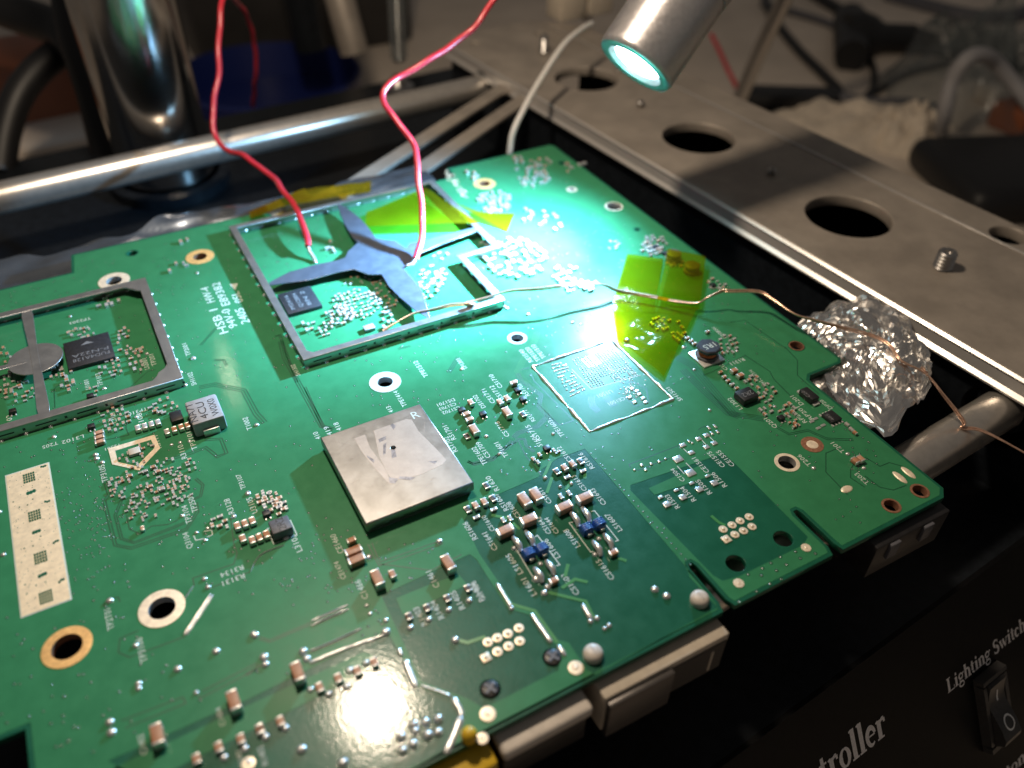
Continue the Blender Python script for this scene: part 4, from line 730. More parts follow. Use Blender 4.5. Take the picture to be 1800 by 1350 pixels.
for a in [('c5', 820, 850, 150, 90, 62), ('c5', 720, 920, 90, 60, 22, 1.2), ('c5', 1000, 800, 80, 110, 26), ('c5', 900, 700, 180, 40, 24, .8), ('c5', 1270, 720, 70, 110, 20, 1.2), ('c5', 1340, 690, 60, 60, 12, 1.3), ('c5', 660, 490, 40, 40, 4, 1.3), ('c5', 620, 1010, 40, 40, 9), ('c5', 510, 990, 50, 40, 5, 1.2), ('c5', 1000, 950, 40, 60, 6, 1.3), ('c5', 1350, 540, 50, 30, 4, 1.2),
          ('c6', 380, 130, 200, 120, 46, 1.7, 3), ('c6', 300, 60, 140, 60, 14, 1.5, 3), ('c6', 700, 220, 90, 60, 14, 1.2), ('c6', 800, 310, 110, 40, 12, 1.2), ('c6', 1010, 45, 30, 30, 3), ('c6', 1250, 60, 70, 60, 16, 1.1), ('c6', 1650, 290, 60, 40, 8), ('c6', 1390, 150, 60, 40, 10), ('c6', 1300, 540, 60, 40, 12), ('c6', 1410, 590, 40, 60, 8, 1.1),
          ('c4', 590, 685, 70, 45, 13), ('c4', 730, 650, 40, 60, 10, 1.2), ('c4', 660, 530, 40, 60, 8, 1.1), ('c4', 690, 590, 70, 20, 9), ('c4', 430, 500, 80, 25, 10), ('c4', 570, 350, 60, 40, 6, 1.3), ('c4', 370, 720, 40, 40, 6, 1.2), ('c4', 360, 780, 40, 30, 4, 1.2), ('c4', 110, 810, 90, 60, 18), ('c4', 40, 620, 50, 40, 6), ('c4', 40, 780, 50, 70, 9), ('c4', 490, 820, 40, 40, 5), ('c4', 300, 710, 40, 40, 6), ('c4', 610, 960, 70, 60, 22), ('c4', 870, 890, 70, 40, 12), ('c4', 700, 1150, 70, 40, 12, .8), ('c4', 770, 1090, 40, 20, 5, .8), ('c4', 930, 150, 60, 30, 4, 1.3), ('c4', 990, 20, 30, 10, 2, 1.4),
          ('d2', 940, 190, 260, 130, 66, .75), ('d2', 900, 330, 120, 90, 22, .7), ('d2', 1130, 230, 90, 120, 24, .8), ('d2', 1100, 80, 140, 60, 18, .8), ('d2', 1390, 430, 60, 50, 11), ('d2', 1700, 300, 70, 60, 18, 1.1), ('d2', 1760, 330, 40, 60, 10, 1.1), ('d2', 720, 200, 40, 60, 10, .8),
          ('c2', 1000, 870, 110, 50, 18, 1.5), ('c2', 1020, 950, 80, 40, 22, 1.3), ('c2', 810, 1070, 90, 60, 34, 1.3), ('c2', 1110, 1160, 80, 60, 9, 1.5), ('c2', 980, 1140, 40, 30, 5, 1.4), ('c2', 1650, 1290, 60, 50, 16, 1.3), ('c2', 1230, 885, 50, 40, 6, 1.4), ('c2', 690, 920, 30, 30, 4, 1.4), ('c2', 1430, 1300, 40, 30, 3),
          ('d1', 235, 560, 45, 50, 18, .95), ('d1', 440, 815, 45, 50, 18, .95), ('d1', 545, 905, 35, 30, 8), ('d1', 445, 915, 30, 30, 6), ('d1', 360, 750, 30, 30, 6), ('d1', 580, 960, 30, 40, 6), ('d4', 630, 340, 25, 20, 3, .8), ('d3', 290, 720, 60, 40, 16), ('d3', 350, 770, 30, 30, 6, 1.1)]: cluster(*a)
tp = obj('tiny_passives', bt, ['tan', 'brown', 'grey', 'tin'], bd); tp['kind'] = 'stuff'
# ---------- bare footprint ringed by a bead of solder
SQ = [Vector(xy('p', 933, 642)), Vector(xy('p', 1080, 599.5)), Vector(xy('p', 1180.6, 703)), Vector(xy('p', 1037.5, 759))]
xa, xb = (SQ[0].x + SQ[3].x) / 2, (SQ[1].x + SQ[2].x) / 2; ya, yb_ = (SQ[2].y + SQ[3].y) / 2, (SQ[0].y + SQ[1].y) / 2
for (p, q) in (((xa, ya), (xb, ya)), ((xb, ya), (xb, yb_)), ((xb, yb_), (xa, yb_)), ((xa, yb_), (xa, ya))):
    p, q = Vector((*p, .0)), Vector((*q, .0)); k = 46; P, rr = [], []
    for i in range(k + 1):
        t = i / k; w = p.lerp(q, t); s = noise.noise(w * 2.6) ; s2 = noise.noise(w * 7 + Vector((4, 1, 2)))
        P.append(w + Vector((s2, s, 0)) * .018); rr.append(max(.022, .046 + .040 * s + .016 * s2))
    b = MB(); b.tube(P, rr, 8); obj('solder_bead', b, 'solder', bd, 70)
b = MB(); cxm, cym = (xa + xb) / 2, (ya + yb_) / 2
def dot(c, x, y, r, h=.6, e=1.0): p = xy(c, x, y); b.dome((p[0], p[1], .004), r, r * e, r * h, 7, 2)
bg = [xy('c6', 735, 765), xy('c6', 1000, 690), xy('c6', 1165, 865), xy('c6', 862, 948)]
for i in range(17):
    for j in range(17):
        u_, v_ = (i + .5) / 17, (j + .5) / 17
        if .3 < u_ < .5 and v_ > .75: continue
        if random.random() < .1: continue
        pp = Vector(bg[0]).lerp(Vector(bg[1]), u_).lerp(Vector(bg[3]).lerp(Vector(bg[2]), u_), v_); b.dome((pp.x, pp.y, .004), .026, .026, .022, 7, 2)
for i in range(11):
    for j in range(9):
        if random.random() < .3: continue
        pp = Vector(xy('c6', 605, 800)).lerp(Vector(xy('c6', 700, 780)), j / 9).lerp(Vector(xy('c6', 745, 1015)).lerp(Vector(xy('c6', 840, 965)), j / 9), i / 11)
        b.dome((pp.x, pp.y, .004), .03, .045 if random.random() < .5 else .025, .02, 7, 2)
for k in range(4):
    a_, c_ = xy('c6', 800 + k * 22, 760 - k * 8), xy('c6', 850 + k * 24, 815 - k * 8); b.strip([a_, c_], .035, .004, 0, .012)
for _ in range(60): dot('c6', random.gauss(1090, 40), random.gauss(840, 50), .022)
for _ in range(40): dot('c6', random.gauss(1110, 35), random.gauss(960, 25), .025)
obj('solder_balls', b, 'solder', bd, 60)['kind'] = 'stuff'
for x, y in [(1105, 1005), (1135, 1035), (1165, 985), (1190, 1010), (1120, 950), (1150, 965), (1205, 1035)]: padrect('c6', x, y, .12, .1)
for L_ in ([(738, 825), (861, 952), (1170, 864)], [(940, 788), (1060, 895)]):
    b = MB(); b.strip([xy('c6', *q) for q in L_], .022, .0072); obj('chip_outline', b, 'silk', bd)
# ---------- shield frames and lids
def shield(name, lab, loop, inner, h, z0=.004, wall=.04):
    o = flat(name, loop, [inner], h - .045, h, 'shield', bd, .01); o['label'] = lab
    b = MB(); n_ = len(loop)
    for i in range(n_):
        a_, c_ = Vector(loop[i]), Vector(loop[(i + 1) % n_]); t = (c_ - a_).normalized(); nn_ = Vector((-t.y, t.x)); L_ = (c_ - a_).length
        m_ = (a_ + c_) / 2 + nn_ * (wall / 2 + .006); b.box((m_.x, m_.y, (z0 + .05 + h - .046) / 2), (L_ - .02 - (0 if i % 2 else 2 * wall), wall, h - .046 - z0 - .05), 0, math.atan2(t.y, t.x))
        k = max(2, int(L_ / .55))                       # soldered feet between the slots
        for s in range(k):
            q = a_ + t * (L_ * (s + .5) / k) + nn_ * (wall / 2 + .006); b.box((q.x, q.y, z0 + .024), (L_ / k * .62, wall * .96, .05), 0, math.atan2(t.y, t.x))
    obj('shield_wall', b, 'shield', o)['kind'] = 'stuff'; b = MB()
    for i in range(n_):
        a_, c_ = Vector(loop[i]), Vector(loop[(i + 1) % n_]); t = (c_ - a_).normalized(); nn_ = Vector((-t.y, t.x)); L_ = (c_ - a_).length; k = max(2, int(L_ / .55))
        for s in range(k): q = a_ + t * (L_ * s / k + .06) - nn_ * .0; b.dome((q.x, q.y, .004), .06, .06, .05, 8, 3)
    obj('foot_solder', b, 'solder', o, 60)['kind'] = 'stuff'; b = MB()
    for i in range(n_):
        a_, c_ = Vector(loop[i]), Vector(loop[(i + 1) % n_]); t = (c_ - a_).normalized(); nn_ = Vector((-t.y, t.x)); L_ = (c_ - a_).length; k = max(1, int(L_ / .95))
        for s in range(k):
            q = a_ + t * (L_ * (s + .5) / k) - nn_ * -.002; b.box((q.x, q.y, .155), (L_ / k * .5, .014, .028), 0, math.atan2(t.y, t.x)); q2 = a_ + t * (L_ * (s + .98) / k); b.box((q2.x, q2.y, .155), (.06, .015, .06), 0, math.atan2(t.y, t.x))
    obj('wall_slots', b, 'inkdark', o)['kind'] = 'stuff'; return o
XL = [(-.58, 5.22), (5.66, 5.22), (5.66, 7.98), (6.98, 7.98), (6.98, 13.36), (-.58, 13.36)]
XI = [(-.36, 5.58), (-.22, 5.44), (5.44, 5.44), (5.44, 8.16), (6.76, 8.16), (6.76, 13.14), (-.36, 13.14)]
SH = shield('shield_frame', 'large tinplate shield frame with a four pointed cross inside', XL, XI, .31)
cr = [(690, 200), (760, 238), (830, 292), (880, 345), (940, 425), (1000, 435), (1060, 440), (1130, 485), (1150, 455), (1240, 440), (1590, 352), (1602, 372), (1400, 445), (1215, 520), (1160, 590), (1120, 620), (1180, 690), (1230, 755), (1282, 925), (1270, 932), (1190, 885), (1090, 800), (1020, 730), (975, 655), (890, 655), (800, 622), (700, 640), (520, 690), (268, 722), (262, 706), (390, 640), (560, 592), (700, 565), (745, 548), (760, 510), (825, 455), (790, 420), (745, 345), (712, 270)]
flat('cross_brace', [xy('c5', x, y, .30) for x, y in cr], [], .268, .298, 'brace', SH, .006)
LL = [(-10.4, 5.98), (-3.62, 5.98), (-3.62, 11.42), (-10.4, 11.42)]
LI = [(-10.1, 6.24), (-4.35, 6.24), (-4.22, 6.38), (-4.15, 6.52), (-3.98, 6.62), (-3.88, 6.78), (-3.88, 10.75), (-3.98, 10.80), (-4.1, 10.95), (-4.25, 11.12), (-4.35, 11.16), (-10.1, 11.16)]
S2 = shield('shield_frame', 'tinplate shield frame with a round disc on a bar', LL, LI, .31)
dc = (-6.97, 8.68); b_ = []
for i in range(40):
    a = 2 * math.pi * i / 40; b_.append((dc[0] + .69 * math.cos(a), dc[1] + .69 * math.sin(a)))
flat('disc_brace', b_, [], .266, .2975, 'shield', S2, .006)
flat('brace_bar', [(-7.12, 6.2), (-6.86, 6.2), (-6.84, 6.5), (-6.88, 8.3), (-6.88, 9.1), (-6.84, 10.9), (-6.86, 11.2), (-7.12, 11.2), (-7.14, 10.9), (-7.08, 9.1), (-7.08, 8.3), (-7.14, 6.5)], [], .270, .3005, 'shield', S2, .006)
flat('brace_bar', [(-10.2, 8.56), (-7.2, 8.60), (-7.2, 8.76), (-10.2, 8.80)], [], .268, .299, 'shield', S2, .006)
# closed shield lid with its centre hole and tape residue
hx0, hx1, hy0, hy1 = -1.165, 1.48, -1.03, 2.04
lid = flat('shield_lid', [(hx0, hy0), (hx1, hy0), (hx1, hy1), (hx0, hy1)], [circ(xy('d3', 1048, 403, .38), .055, 20)], .10, .38, 'shield_top', bd, .025); lid['label'] = 'square tinplate shield lid with scratched tape residue'
flat('lid_fence', [(hx0 + .05, hy0 + .05), (hx1 - .05, hy0 + .05), (hx1 - .05, hy1 - .05), (hx0 + .05, hy1 - .05)], [], .004, .098, 'shield', lid)
b = MB()
for i in range(8):
    t = (i + .5) / 8; b.box((hx0 + (hx1 - hx0) * t, hy0 - .001, .20), (.09, .008, .03)); b.box((hx0 - .001, hy0 + (hy1 - hy0) * t, .20), (.008, .09, .03))
obj('lid_dimples', b, 'scratch_dark', lid)['kind'] = 'stuff'
rs = [(925, 295), (1130, 222), (1165, 225), (1210, 300), (1330, 420), (1385, 480), (1360, 510), (1230, 570), (1130, 600), (1040, 610), (1010, 560), (960, 460)]
flat('tape_residue', [xy('d3', x, y, .38) for x, y in rs], [circ(xy('d3', 1048, 403, .38), .07, 20)], .3805, .3825, 'scratch', lid)
flat('tape_residue', [xy('d3', x, y, .38) for x, y in [(800, 345), (870, 320), (900, 400), (1000, 540), (1040, 640), (1010, 620), (920, 520), (850, 430)]], [], .3805, .3822, 'scratch', lid)
b = MB()
for k, L_ in enumerate([[(1030, 260), (1045, 250), (1065, 265), (1050, 290)], [(985, 385), (1005, 370), (1000, 440), (985, 450)], [(1035, 415), (1060, 415), (1070, 460), (1040, 470)], [(955, 350), (1000, 330), (1005, 350), (960, 370)], [(1090, 585), (1190, 590), (1160, 610), (1080, 600)], [(1270, 490), (1330, 485), (1310, 505)], [(880, 450), (930, 480), (925, 500), (885, 465)], [(1020, 590), (1080, 600), (1060, 630), (1025, 625)]]):
    b.add([(*xy('d3', x, y, .38), .3832) for x, y in L_], [tuple(range(len(L_)))])
for _ in range(46):
    x, y = random.uniform(hx0 + .1, hx1 - .3), random.uniform(hy0 + .1, hy1 - .1); a = random.gauss(.35, .5); L_ = random.uniform(.1, .6); pts = [(x + math.cos(a) * L_ * t, y + math.sin(a) * L_ * t + .02 * math.sin(t * 3)) for t in (0, .5, 1)]
    if all(hx0 + .03 < q[0] < hx1 - .03 and hy0 + .03 < q[1] < hy1 - .03 for q in pts): b.strip(pts, random.uniform(.004, .01), .3836, 1)
obj('scratches', b, ['scratch_dark', 'scratch'], lid)['kind'] = 'stuff'
p = at('d3', 1195, 195, .38); text('scribed_letter', 'R', Vector((p.x - .12, p.y - .12, .383)), PX, PY, .2, 'silk', lid)
# ---------- sockets under the front edge
link('telephone_socket', bevbox((3.06, 1.7, 1.25), .05, 'beige'), bd, Matrix.Translation((2.97, -5.83, -.88)))
b = MB(); b.box((3.72, -6.69, -.92), (1.42, .03, .98)); sk = obj('shaded_opening_panel', b, 'black_plastic', bd); sk['label'] = 'dark panel standing in for the shaded opening of the beige socket'  # dark panel proud of the solid front, in place of a shaded opening
link('shutter', bevbox((1.55, .14, 1.2), .04, 'shutter'), bd, Matrix.Translation((2.25, -6.76, -.95)))
link('socket_rib', bevbox((.06, .03, .7), .01, 'beige'), bd, Matrix.Translation((4.1, -6.71, -.95)))
o = link('metal_socket', bevbox((1.95, 1.6, .30), .10, 'white_plastic', 3), bd, Matrix.Translation((.21, -5.92, -.42))); o['label'] = 'pale rounded socket front below the board edge'
link('socket_body', bevbox((1.85, 1.4, 1.0), .05, 'black_plastic'), bd, Matrix.Translation((.21, -5.9, -1.1)))
link('yellow_socket', bevbox((1.5, 1.6, 1.2), .08, 'yellow'), bd, Matrix.Translation((-1.65, -5.98, -.85)))
link('black_socket', bevbox((2.42, 1.5, 1.1), .05, 'black_plastic'), bd, Matrix.Translation((10.05, -5.83, -.80)))
for k in (9.4, 10.5): link('socket_latch', bevbox((.32, .12, .5), .03, 'ferrite_dark'), bd, Matrix.Translation((k, -6.60, -.55)))
# ---------- silkscreen print
def silk(s, c, x0, y0, x1, y1, hmax=.135):
    a_, c_ = at(c, x0, y0, .0), at(c, x1, y1, .0); d = c_ - a_
    if abs(d.y) > abs(d.x): dx, dy, L_ = PY, -PX, abs(d.y)
    else: dx, dy, L_ = -PX, -PY, abs(d.x)
    a_.z = .0072; text('silkscreen_text', s, a_, dx, dy, L_, 'silk', bd, hmax)
for a in [('RS1616', 'd4', 885, 440, 800, 345), ('CS1612', 'd4', 745, 398, 665, 305), ('CS1613', 'd4', 838, 580, 755, 487), ('CS1643', 'd4', 960, 668, 870, 573), ('CS1611', 'd4', 615, 660, 540, 570), ('CS1608', 'd4', 418, 752, 345, 655), ('RS1607', 'd4', 342, 705, 258, 605),
          ('RS1606', 'd4', 145, 888, 72, 782), ('CS1610', 'd4', 255, 835, 190, 740), ('CS1641', 'd4', 272, 955, 188, 852), ('CS1642', 'd4', 612, 852, 535, 750), ('CS1644', 'd4', 660, 850, 590, 752), ('LS1607', 'd4', 1060, 835, 955, 735), ('LS1608', 'd4', 795, 935, 708, 828), ('LS1606', 'd4', 668, 1005, 580, 890), ('LS1605', 'd4', 432, 1105, 340, 985),
          ('CS1615', 'd4', 1012, 1140, 908, 1022), ('L1601', 'd4', 518, 1240, 440, 1140), ('CS1603', 'd4', 790, 1235, 690, 1112), ('R1406', 'd4', 192, 1260, 115, 1160), ('CE1555', 'd4', 1772, 425, 1658, 335), ('CE1575', 'd4', 1712, 430, 1605, 340), ('CE1561', 'd4', 1612, 465, 1518, 375), ('C1504', 'd4', 1458, 520, 1378, 445), ('R1506', 'd4', 1724, 555, 1630, 470), ('R1505', 'd4', 1628, 600, 1540, 515), ('R1504', 'd4', 1528, 645, 1440, 560), ('R1503', 'd4', 1425, 690, 1345, 610),
          ('TPE1603', 'd4', 697, 238, 602, 140), ('RS1715', 'd4', 548, 265, 458, 172), ('S1604', 'd4', 555, 300, 490, 235), ('TPE1602', 'd4', 208, 415, 118, 310), ('CS1709', 'd4', 228, 372, 140, 280), ('TP1601', 'd4', 342, 368, 265, 280), ('CS1718', 'd4', 348, 238, 262, 150),
          ('CS1710', 'c6', 303, 938, 230, 858), ('CS1711', 'c6', 257, 1035, 188, 948), ('CS1712', 'c6', 312, 1015, 235, 928), ('SH1501', 'c6', 1442, 1020, 1345, 942), ('TPE1510', 'c6', 577, 750, 502, 668), ('TPE1520', 'c6', 542, 770, 462, 685), ('RE1540', 'c6', 494, 775, 422, 700), ('TP1301', 'c6', 82, 822, 22, 758), ('RS1705', 'c6', 475, 990, 428, 910), ('DS1702', 'c6', 195, 1065, 125, 990), ('RS1771', 'c6', 510, 1150, 450, 1085), ('U1501', 'c6', 985, 955, 890, 985), ('CE1501', 'c6', 1065, 1000, 960, 1035),
          ('DS1701', 'd3', 1430, 90, 1322, 128), ('CS1703', 'd3', 1440, 118, 1335, 155), ('CS1702', 'd3', 1465, 140, 1355, 180), ('RS1701', 'd3', 1448, 348, 1378, 265), ('RS1702', 'd3', 1458, 425, 1385, 335), ('R1630', 'd3', 1722, 670, 1640, 588), ('TP3107', 'd3', 118, 660, 78, 570), ('T1002', 'd3', 158, 285, 118, 210), ('TPE1414', 'd3', 1138, 138, 1072, 42), ('413', 'd3', 1052, 175, 1030, 138), ('418', 'd3', 725, 290, 700, 240), ('419', 'd3', 665, 320, 640, 265), ('410', 'd3', 592, 345, 570, 300),
          ('U3105', 'd3', 192, 812, 148, 715), ('L3103', 'd3', 475, 1055, 418, 955), ('CE1460', 'd3', 738, 1065, 668, 952), ('CE1474', 'd3', 752, 1228, 678, 1130), ('C1461', 'd3', 1345, 1280, 1285, 1180), ('TP3105', 'd2', 685, 165, 638, 65), ('TP2508', 'd2', 1255, 355, 1203, 252), ('TP3104', 'd2', 1218, 425, 1172, 318), ('Q3104', 'd2', 1220, 585, 1178, 490), ('R3134', 'd2', 1535, 695, 1392, 752), ('R3131', 'd2', 1542, 748, 1405, 806), ('TP2T01', 'd2', 725, 1098, 690, 970), ('TP3106', 'd2', 935, 1305, 888, 1155), ('R3128', 'd2', 1485, 365, 1445, 275),
          ('TP3102', 'c4', 775, 888, 652, 920), ('L3102', 'c4', 440, 1032, 325, 1068), ('T205', 'c4', 305, 1068, 222, 1090), ('Y2501', 'c4', 637, 1078, 552, 1098), ('C3120', 'c4', 618, 968, 585, 920), ('R3108', 'c4', 772, 1003, 735, 920), ('R3110', 'c4', 988, 1155, 958, 1085), ('R3111', 'c4', 852, 1102, 825, 1038), ('TP3101', 'c4', 1042, 1108, 1008, 1015), ('L3101', 'c4', 1158, 992, 1062, 1030), ('SH1302', 'c4', 1585, 718, 1548, 662), ('SH1102', 'c4', 1038, 768, 1003, 705), ('TP2001', 'c4', 1008, 612, 975, 552), ('TP1102', 'c4', 545, 772, 518, 708), ('I102', 'c4', 68, 978, 45, 930), ('TP2203', 'c4', 478, 412, 365, 438), ('TP2204', 'c4', 470, 455, 360, 478), ('TP201', 'c4', 828, 665, 795, 610), ('U2001', 'c4', 790, 685, 765, 630), ('U1001', 'c4', 478, 790, 455, 745),
          ('R1311', 'd1', 315, 628, 235, 645), ('L1302', 'd1', 318, 895, 248, 838), ('C1315', 'd1', 240, 688, 185, 640), ('C1316', 'd1', 405, 728, 360, 690), ('U1302', 'd1', 442, 765, 392, 710), ('RP202', 'd1', 658, 965, 588, 898), ('RP201', 'd1', 692, 948, 625, 878), ('D201', 'd1', 640, 872, 578, 828), ('DP20', 'd1', 792, 893, 735, 848), ('Q201', 'd1', 502, 992, 440, 945), ('T201', 'd1', 858, 1122, 795, 1072), ('T203', 'd1', 988, 1288, 922, 1232), ('T206', 'd1', 682, 1192, 622, 1135), ('CP201', 'd1', 210, 500, 165, 465), ('U201', 'd1', 235, 520, 195, 485),
          ('R1406', 'd7', 1618, 210, 1540, 88), ('R1405', 'd7', 1485, 265, 1408, 148), ('R1404', 'd7', 1345, 330, 1268, 215), ('R1403', 'd7', 1230, 375, 1148, 262), ('R1402', 'd7', 150, 1320, 100, 1200), ('C1466', 'd7', 830, 195, 745, 80), ('TPE1512', 'c5', 1272, 1302, 1192, 1205), ('C1404', 'd6', 1530, 1055, 1470, 945), ('C1402', 'd6', 1000, 1250, 935, 1130), ('R1401', 'd6', 1660, 1330, 1620, 1230)]: silk(*a)
for s, x0, y0, x1, y1 in [('HSB 1', 1205, 492, 1135, 370), ('HW-4', 1135, 330, 1085, 255), ('94V-0', 1255, 462, 1215, 365), ('E89382', 1215, 345, 1145, 230), ('2405', 1320, 440, 1270, 365), ('05L', 1285, 330, 1250, 278)]: silk(s, 'c4', x0, y0, x1, y1, .26)
b = MB()
for pts in ([('d4', 380, 945), ('d4', 490, 1130)], [('d4', 505, 880), ('d4', 520, 868), ('d4', 662, 1055), ('d4', 640, 1062)], [('d4', 745, 785), ('d4', 722, 790), ('d4', 858, 975), ('d4', 875, 970)], [('d4', 860, 718), ('d4', 882, 713), ('d4', 1032, 900), ('d4', 1012, 908)], [('d4', 1445, 320), ('d4', 1480, 355)], [('d4', 1405, 430), ('d4', 1450, 480)], [('d4', 1460, 410), ('d4', 1500, 450)], [('d4', 1560, 265), ('d4', 1600, 310)], [('d4', 1600, 235), ('d4', 1650, 285)], [('d2', 1225, 510), ('d2', 1240, 540), ('d2', 1290, 530)], [('d2', 1290, 485), ('d2', 1340, 475), ('d2', 1345, 505), ('d2', 1310, 520)]):
    b = MB(); b.strip([xy(*q) for q in pts], .022, .0072); obj('silkscreen_line', b, 'silk', bd)
b = MB()
for t0, t1 in (((1215, 245), (1240, 240)),): 
    b.add([(*xy('c4', 1210, 240), .0074), (*xy('c4', 1255, 235), .0074), (*xy('c4', 1240, 270), .0074)], [(0, 1, 2)])
obj('silkscreen_arrow', b, 'silk', bd)
# yellow edge print on the rear right corner
b = MB()
for _ in range(70):
    p = xy('c2', random.uniform(545, 670), 0); t = random.random(); q = xy('c2', 550 + 110 * t + random.uniform(-18, 18), 905 + 140 * t + random.uniform(-14, 14)); b.dome((q[0], q[1], .005), .05, .03, .004, 6, 2)
obj('flux_specks', b, 'gold', bd, 60)['kind'] = 'stuff'

# ================================================================== TAPES, WIRES, FOIL
def tape(label, quad, mat='kapton', sag=None, nx=14, ny=14, wob=.02, group='strips of yellow polyimide tape', thick=.006):
    """quad: four corner points (world); rows follow a bulge function sag(u,v)"""
    A, B_, C_, D = [Vector(q) for q in quad]; mb = MB(); vs = []
    for j in range(ny + 1):
        for i in range(nx + 1):
            u, v = i / nx, j / ny; p = A.lerp(B_, u).lerp(D.lerp(C_, u), v)
            z = (sag(u, v) if sag else 0) + wob * noise.noise(Vector((p.x * 1.7, p.y * 1.7, 3.3))); vs.append((p.x, p.y, p.z + z))
    n1 = nx + 1; fs = [(j * n1 + i, j * n1 + i + 1, (j + 1) * n1 + i + 1, (j + 1) * n1 + i) for j in range(ny) for i in range(nx)]
    mb.add(vs, fs); return tag(obj('polyimide_tape', mb, mat, None, 60), label, 'tape', group)
tape('left square of yellow tape over the copper wire', [at('c6', 1090, 95, .10), at('c6', 1318, 125, .10), at('c6', 1262, 440, .12), at('c6', 1000, 405, .14)], sag=lambda u, v: .10 * math.exp(-((v - .72) / .16) ** 2))
tape('right square of yellow tape covering small drum inductors', [at('c6', 1345, 70, .32), at('c6', 1585, 118, .34), at('c6', 1545, 450, .14), at('c6', 1270, 425, .14)], sag=lambda u, v: .12 * math.exp(-((v - .8) / .14) ** 2) + .1 * math.exp(-((v - .25) / .3) ** 2))
tape('wrinkled lower flap of yellow tape reaching the solder bead', [at('c6', 1000, 395, .17), at('c6', 1530, 440, .16), at('c6', 1320, 870, .09), at('c6', 1030, 640, .12)], sag=lambda u, v: .05 * math.sin(u * 6 + v * 5) * math.sin(math.pi * v), wob=.09, nx=22, ny=22)
tape('yellow tape band across the rear of the shield frame', [at('c5', 880, 260, .33), at('c5', 1250, 105, .33), at('c5', 1590, 330, .34), at('c5', 870, 350, .30)], wob=.04, sag=lambda u, v: -.1 * math.sin(math.pi * v) * math.sin(math.pi * u))
tape('yellow tape end stuck on the board beside the shield frame', [at('c5', 1440, 205, .335), at('c5', 1600, 265, .04), at('c5', 1820, 270, .02), at('c5', 1770, 390, .02)], wob=.02)
tape('dark amber tape holding the red wire behind the shield frame', [at('c5', 135, 260, .10), at('c5', 470, 120, .12), at('c5', 910, 65, .10), at('c5', 905, 135, .06)], 'kapton_dim', wob=.05)
tape('small amber tape tag on the red wire at the rear board edge', [at('c5', 135, 262, .14), at('c5', 490, 110, .2), at('c5', 530, 165, .16), at('c5', 145, 305, .1)], 'kapton_dim', wob=.05)
def wire(name, label, pts, r, mat, tip=None, tipmat='solder'):
    t = thing(name, label, 'wire', pts[0]); P_ = smoothpath(pts, 10); P_ = [q + Vector((noise.noise(q * .9), noise.noise(q * .9 + Vector((7, 3, 1))), noise.noise(q * .9 + Vector((2, 9, 4))))) * (.10 if 6 < i < len(P_) - 3 else 0) for i, q in enumerate(P_)]
    b = MB(); b.tube(P_, r, 12); obj('insulation', b, mat, t, 70)
    if tip: b = MB(); b.tube(smoothpath(tip, 6), [r * .55] * (6 * (len(tip) - 1)) + [r * .35], 10); obj('tinned_end', b, tipmat, t, 70)
wire('red_wire', 'red wire looping over the rear rod and soldered inside the shield frame', [at('c5', 510, 480, .30), at('c5', 505, 420, .42), at('c5', 470, 320, .50), at('c5', 430, 230, .48), aty('c5', 400, 170, 13.8), aty('c5', 340, 110, 14.8), aty('c5', 260, 30, 16.2), aty('c1', 1300, 820, 17.6), aty('c1', 1220, 800, 18.6), aty('c1', 1150, 745, 19.8), aty('c1', 1120, 600, 20.6), aty('c1', 1155, 380, 21.5), aty('c1', 1160, 160, 22.5), aty('c1', 1180, -20, 23.5), aty('c1', 1250, 10, 25.5), aty('c1', 1320, 120, 27), aty('c1', 1348, 300, 28), aty('c1', 1340, 460, 29), aty('c1', 1335, 560, 30)], .103, 'red', [at('c5', 508, 470, .31), at('c5', 520, 510, .2), at('c5', 545, 550, .1), at('c5', 558, 585, .03)])
wire('red_wire', 'red wire rising from the shield cross to the top of the picture', [at('c5', 1190, 560, .42), at('c5', 1215, 470, .62), at('c5', 1235, 360, .95), at('c5', 1232, 240, 1.3), at('c5', 1220, 110, 1.7), aty('c2', 400, 850, 11.2), aty('c2', 365, 740, 12.0), aty('c2', 300, 640, 12.6), aty('c2', 230, 560, 13.1), aty('c2', 225, 490, 13.4), aty('c2', 290, 420, 13.6), aty('c2', 420, 340, 13.7), aty('c2', 580, 235, 13.8), aty('c2', 720, 110, 13.9), aty('c2', 830, -20, 14.0), aty('c2', 900, -120, 14)], .103, 'red', [at('c5', 1192, 550, .43), at('c5', 1170, 590, .36), at('c5', 1130, 605, .33)])
pts = [at('c5', 985, 1015, .05), at('c5', 1060, 965, .18), at('c5', 1180, 905, .30), at('c5', 1300, 880, .30), at('c5', 1430, 850, .34), at('c5', 1560, 845, .36), at('c6', 60, 410, .45), at('c6', 200, 370, .55), at('c6', 350, 330, .62), at('c6', 520, 318, .66), at('c6', 660, 300, .66), at('c6', 780, 280, .62), at('c6', 900, 285, .52), at('c6', 960, 298, .42), at('c6', 1020, 325, .26), at('c6', 1120, 345, .20), at('c6', 1270, 370, .20), at('c6', 1400, 395, .22), at('c6', 1530, 405, .30), at('c6', 1600, 370, .5), at('c6', 1690, 330, .66),
       at('d1', 250, 275, .72), at('d1', 400, 278, .74), at('d1', 470, 315, .70), at('d1', 590, 395, .62), at('d1', 700, 430, .55), at('d1', 850, 470, .50), at('d1', 1000, 510, .45), at('d1', 1090, 560, .42), at('d1', 1150, 640, .35), at('d1', 1280, 710, .2), at('d1', 1380, 830, -.1), at('d1', 1480, 960, -.55), at('d1', 1475, 995, -.72), at('d1', 1560, 1005, -.70), at('d1', 1680, 1060, -.75), at('d1', 1840, 1150, -.9)]
cw = thing('copper_wire', 'twisted pair of fine copper wires crossing the tape and the foil', 'wire', pts[0]); P = smoothpath(pts, 10)
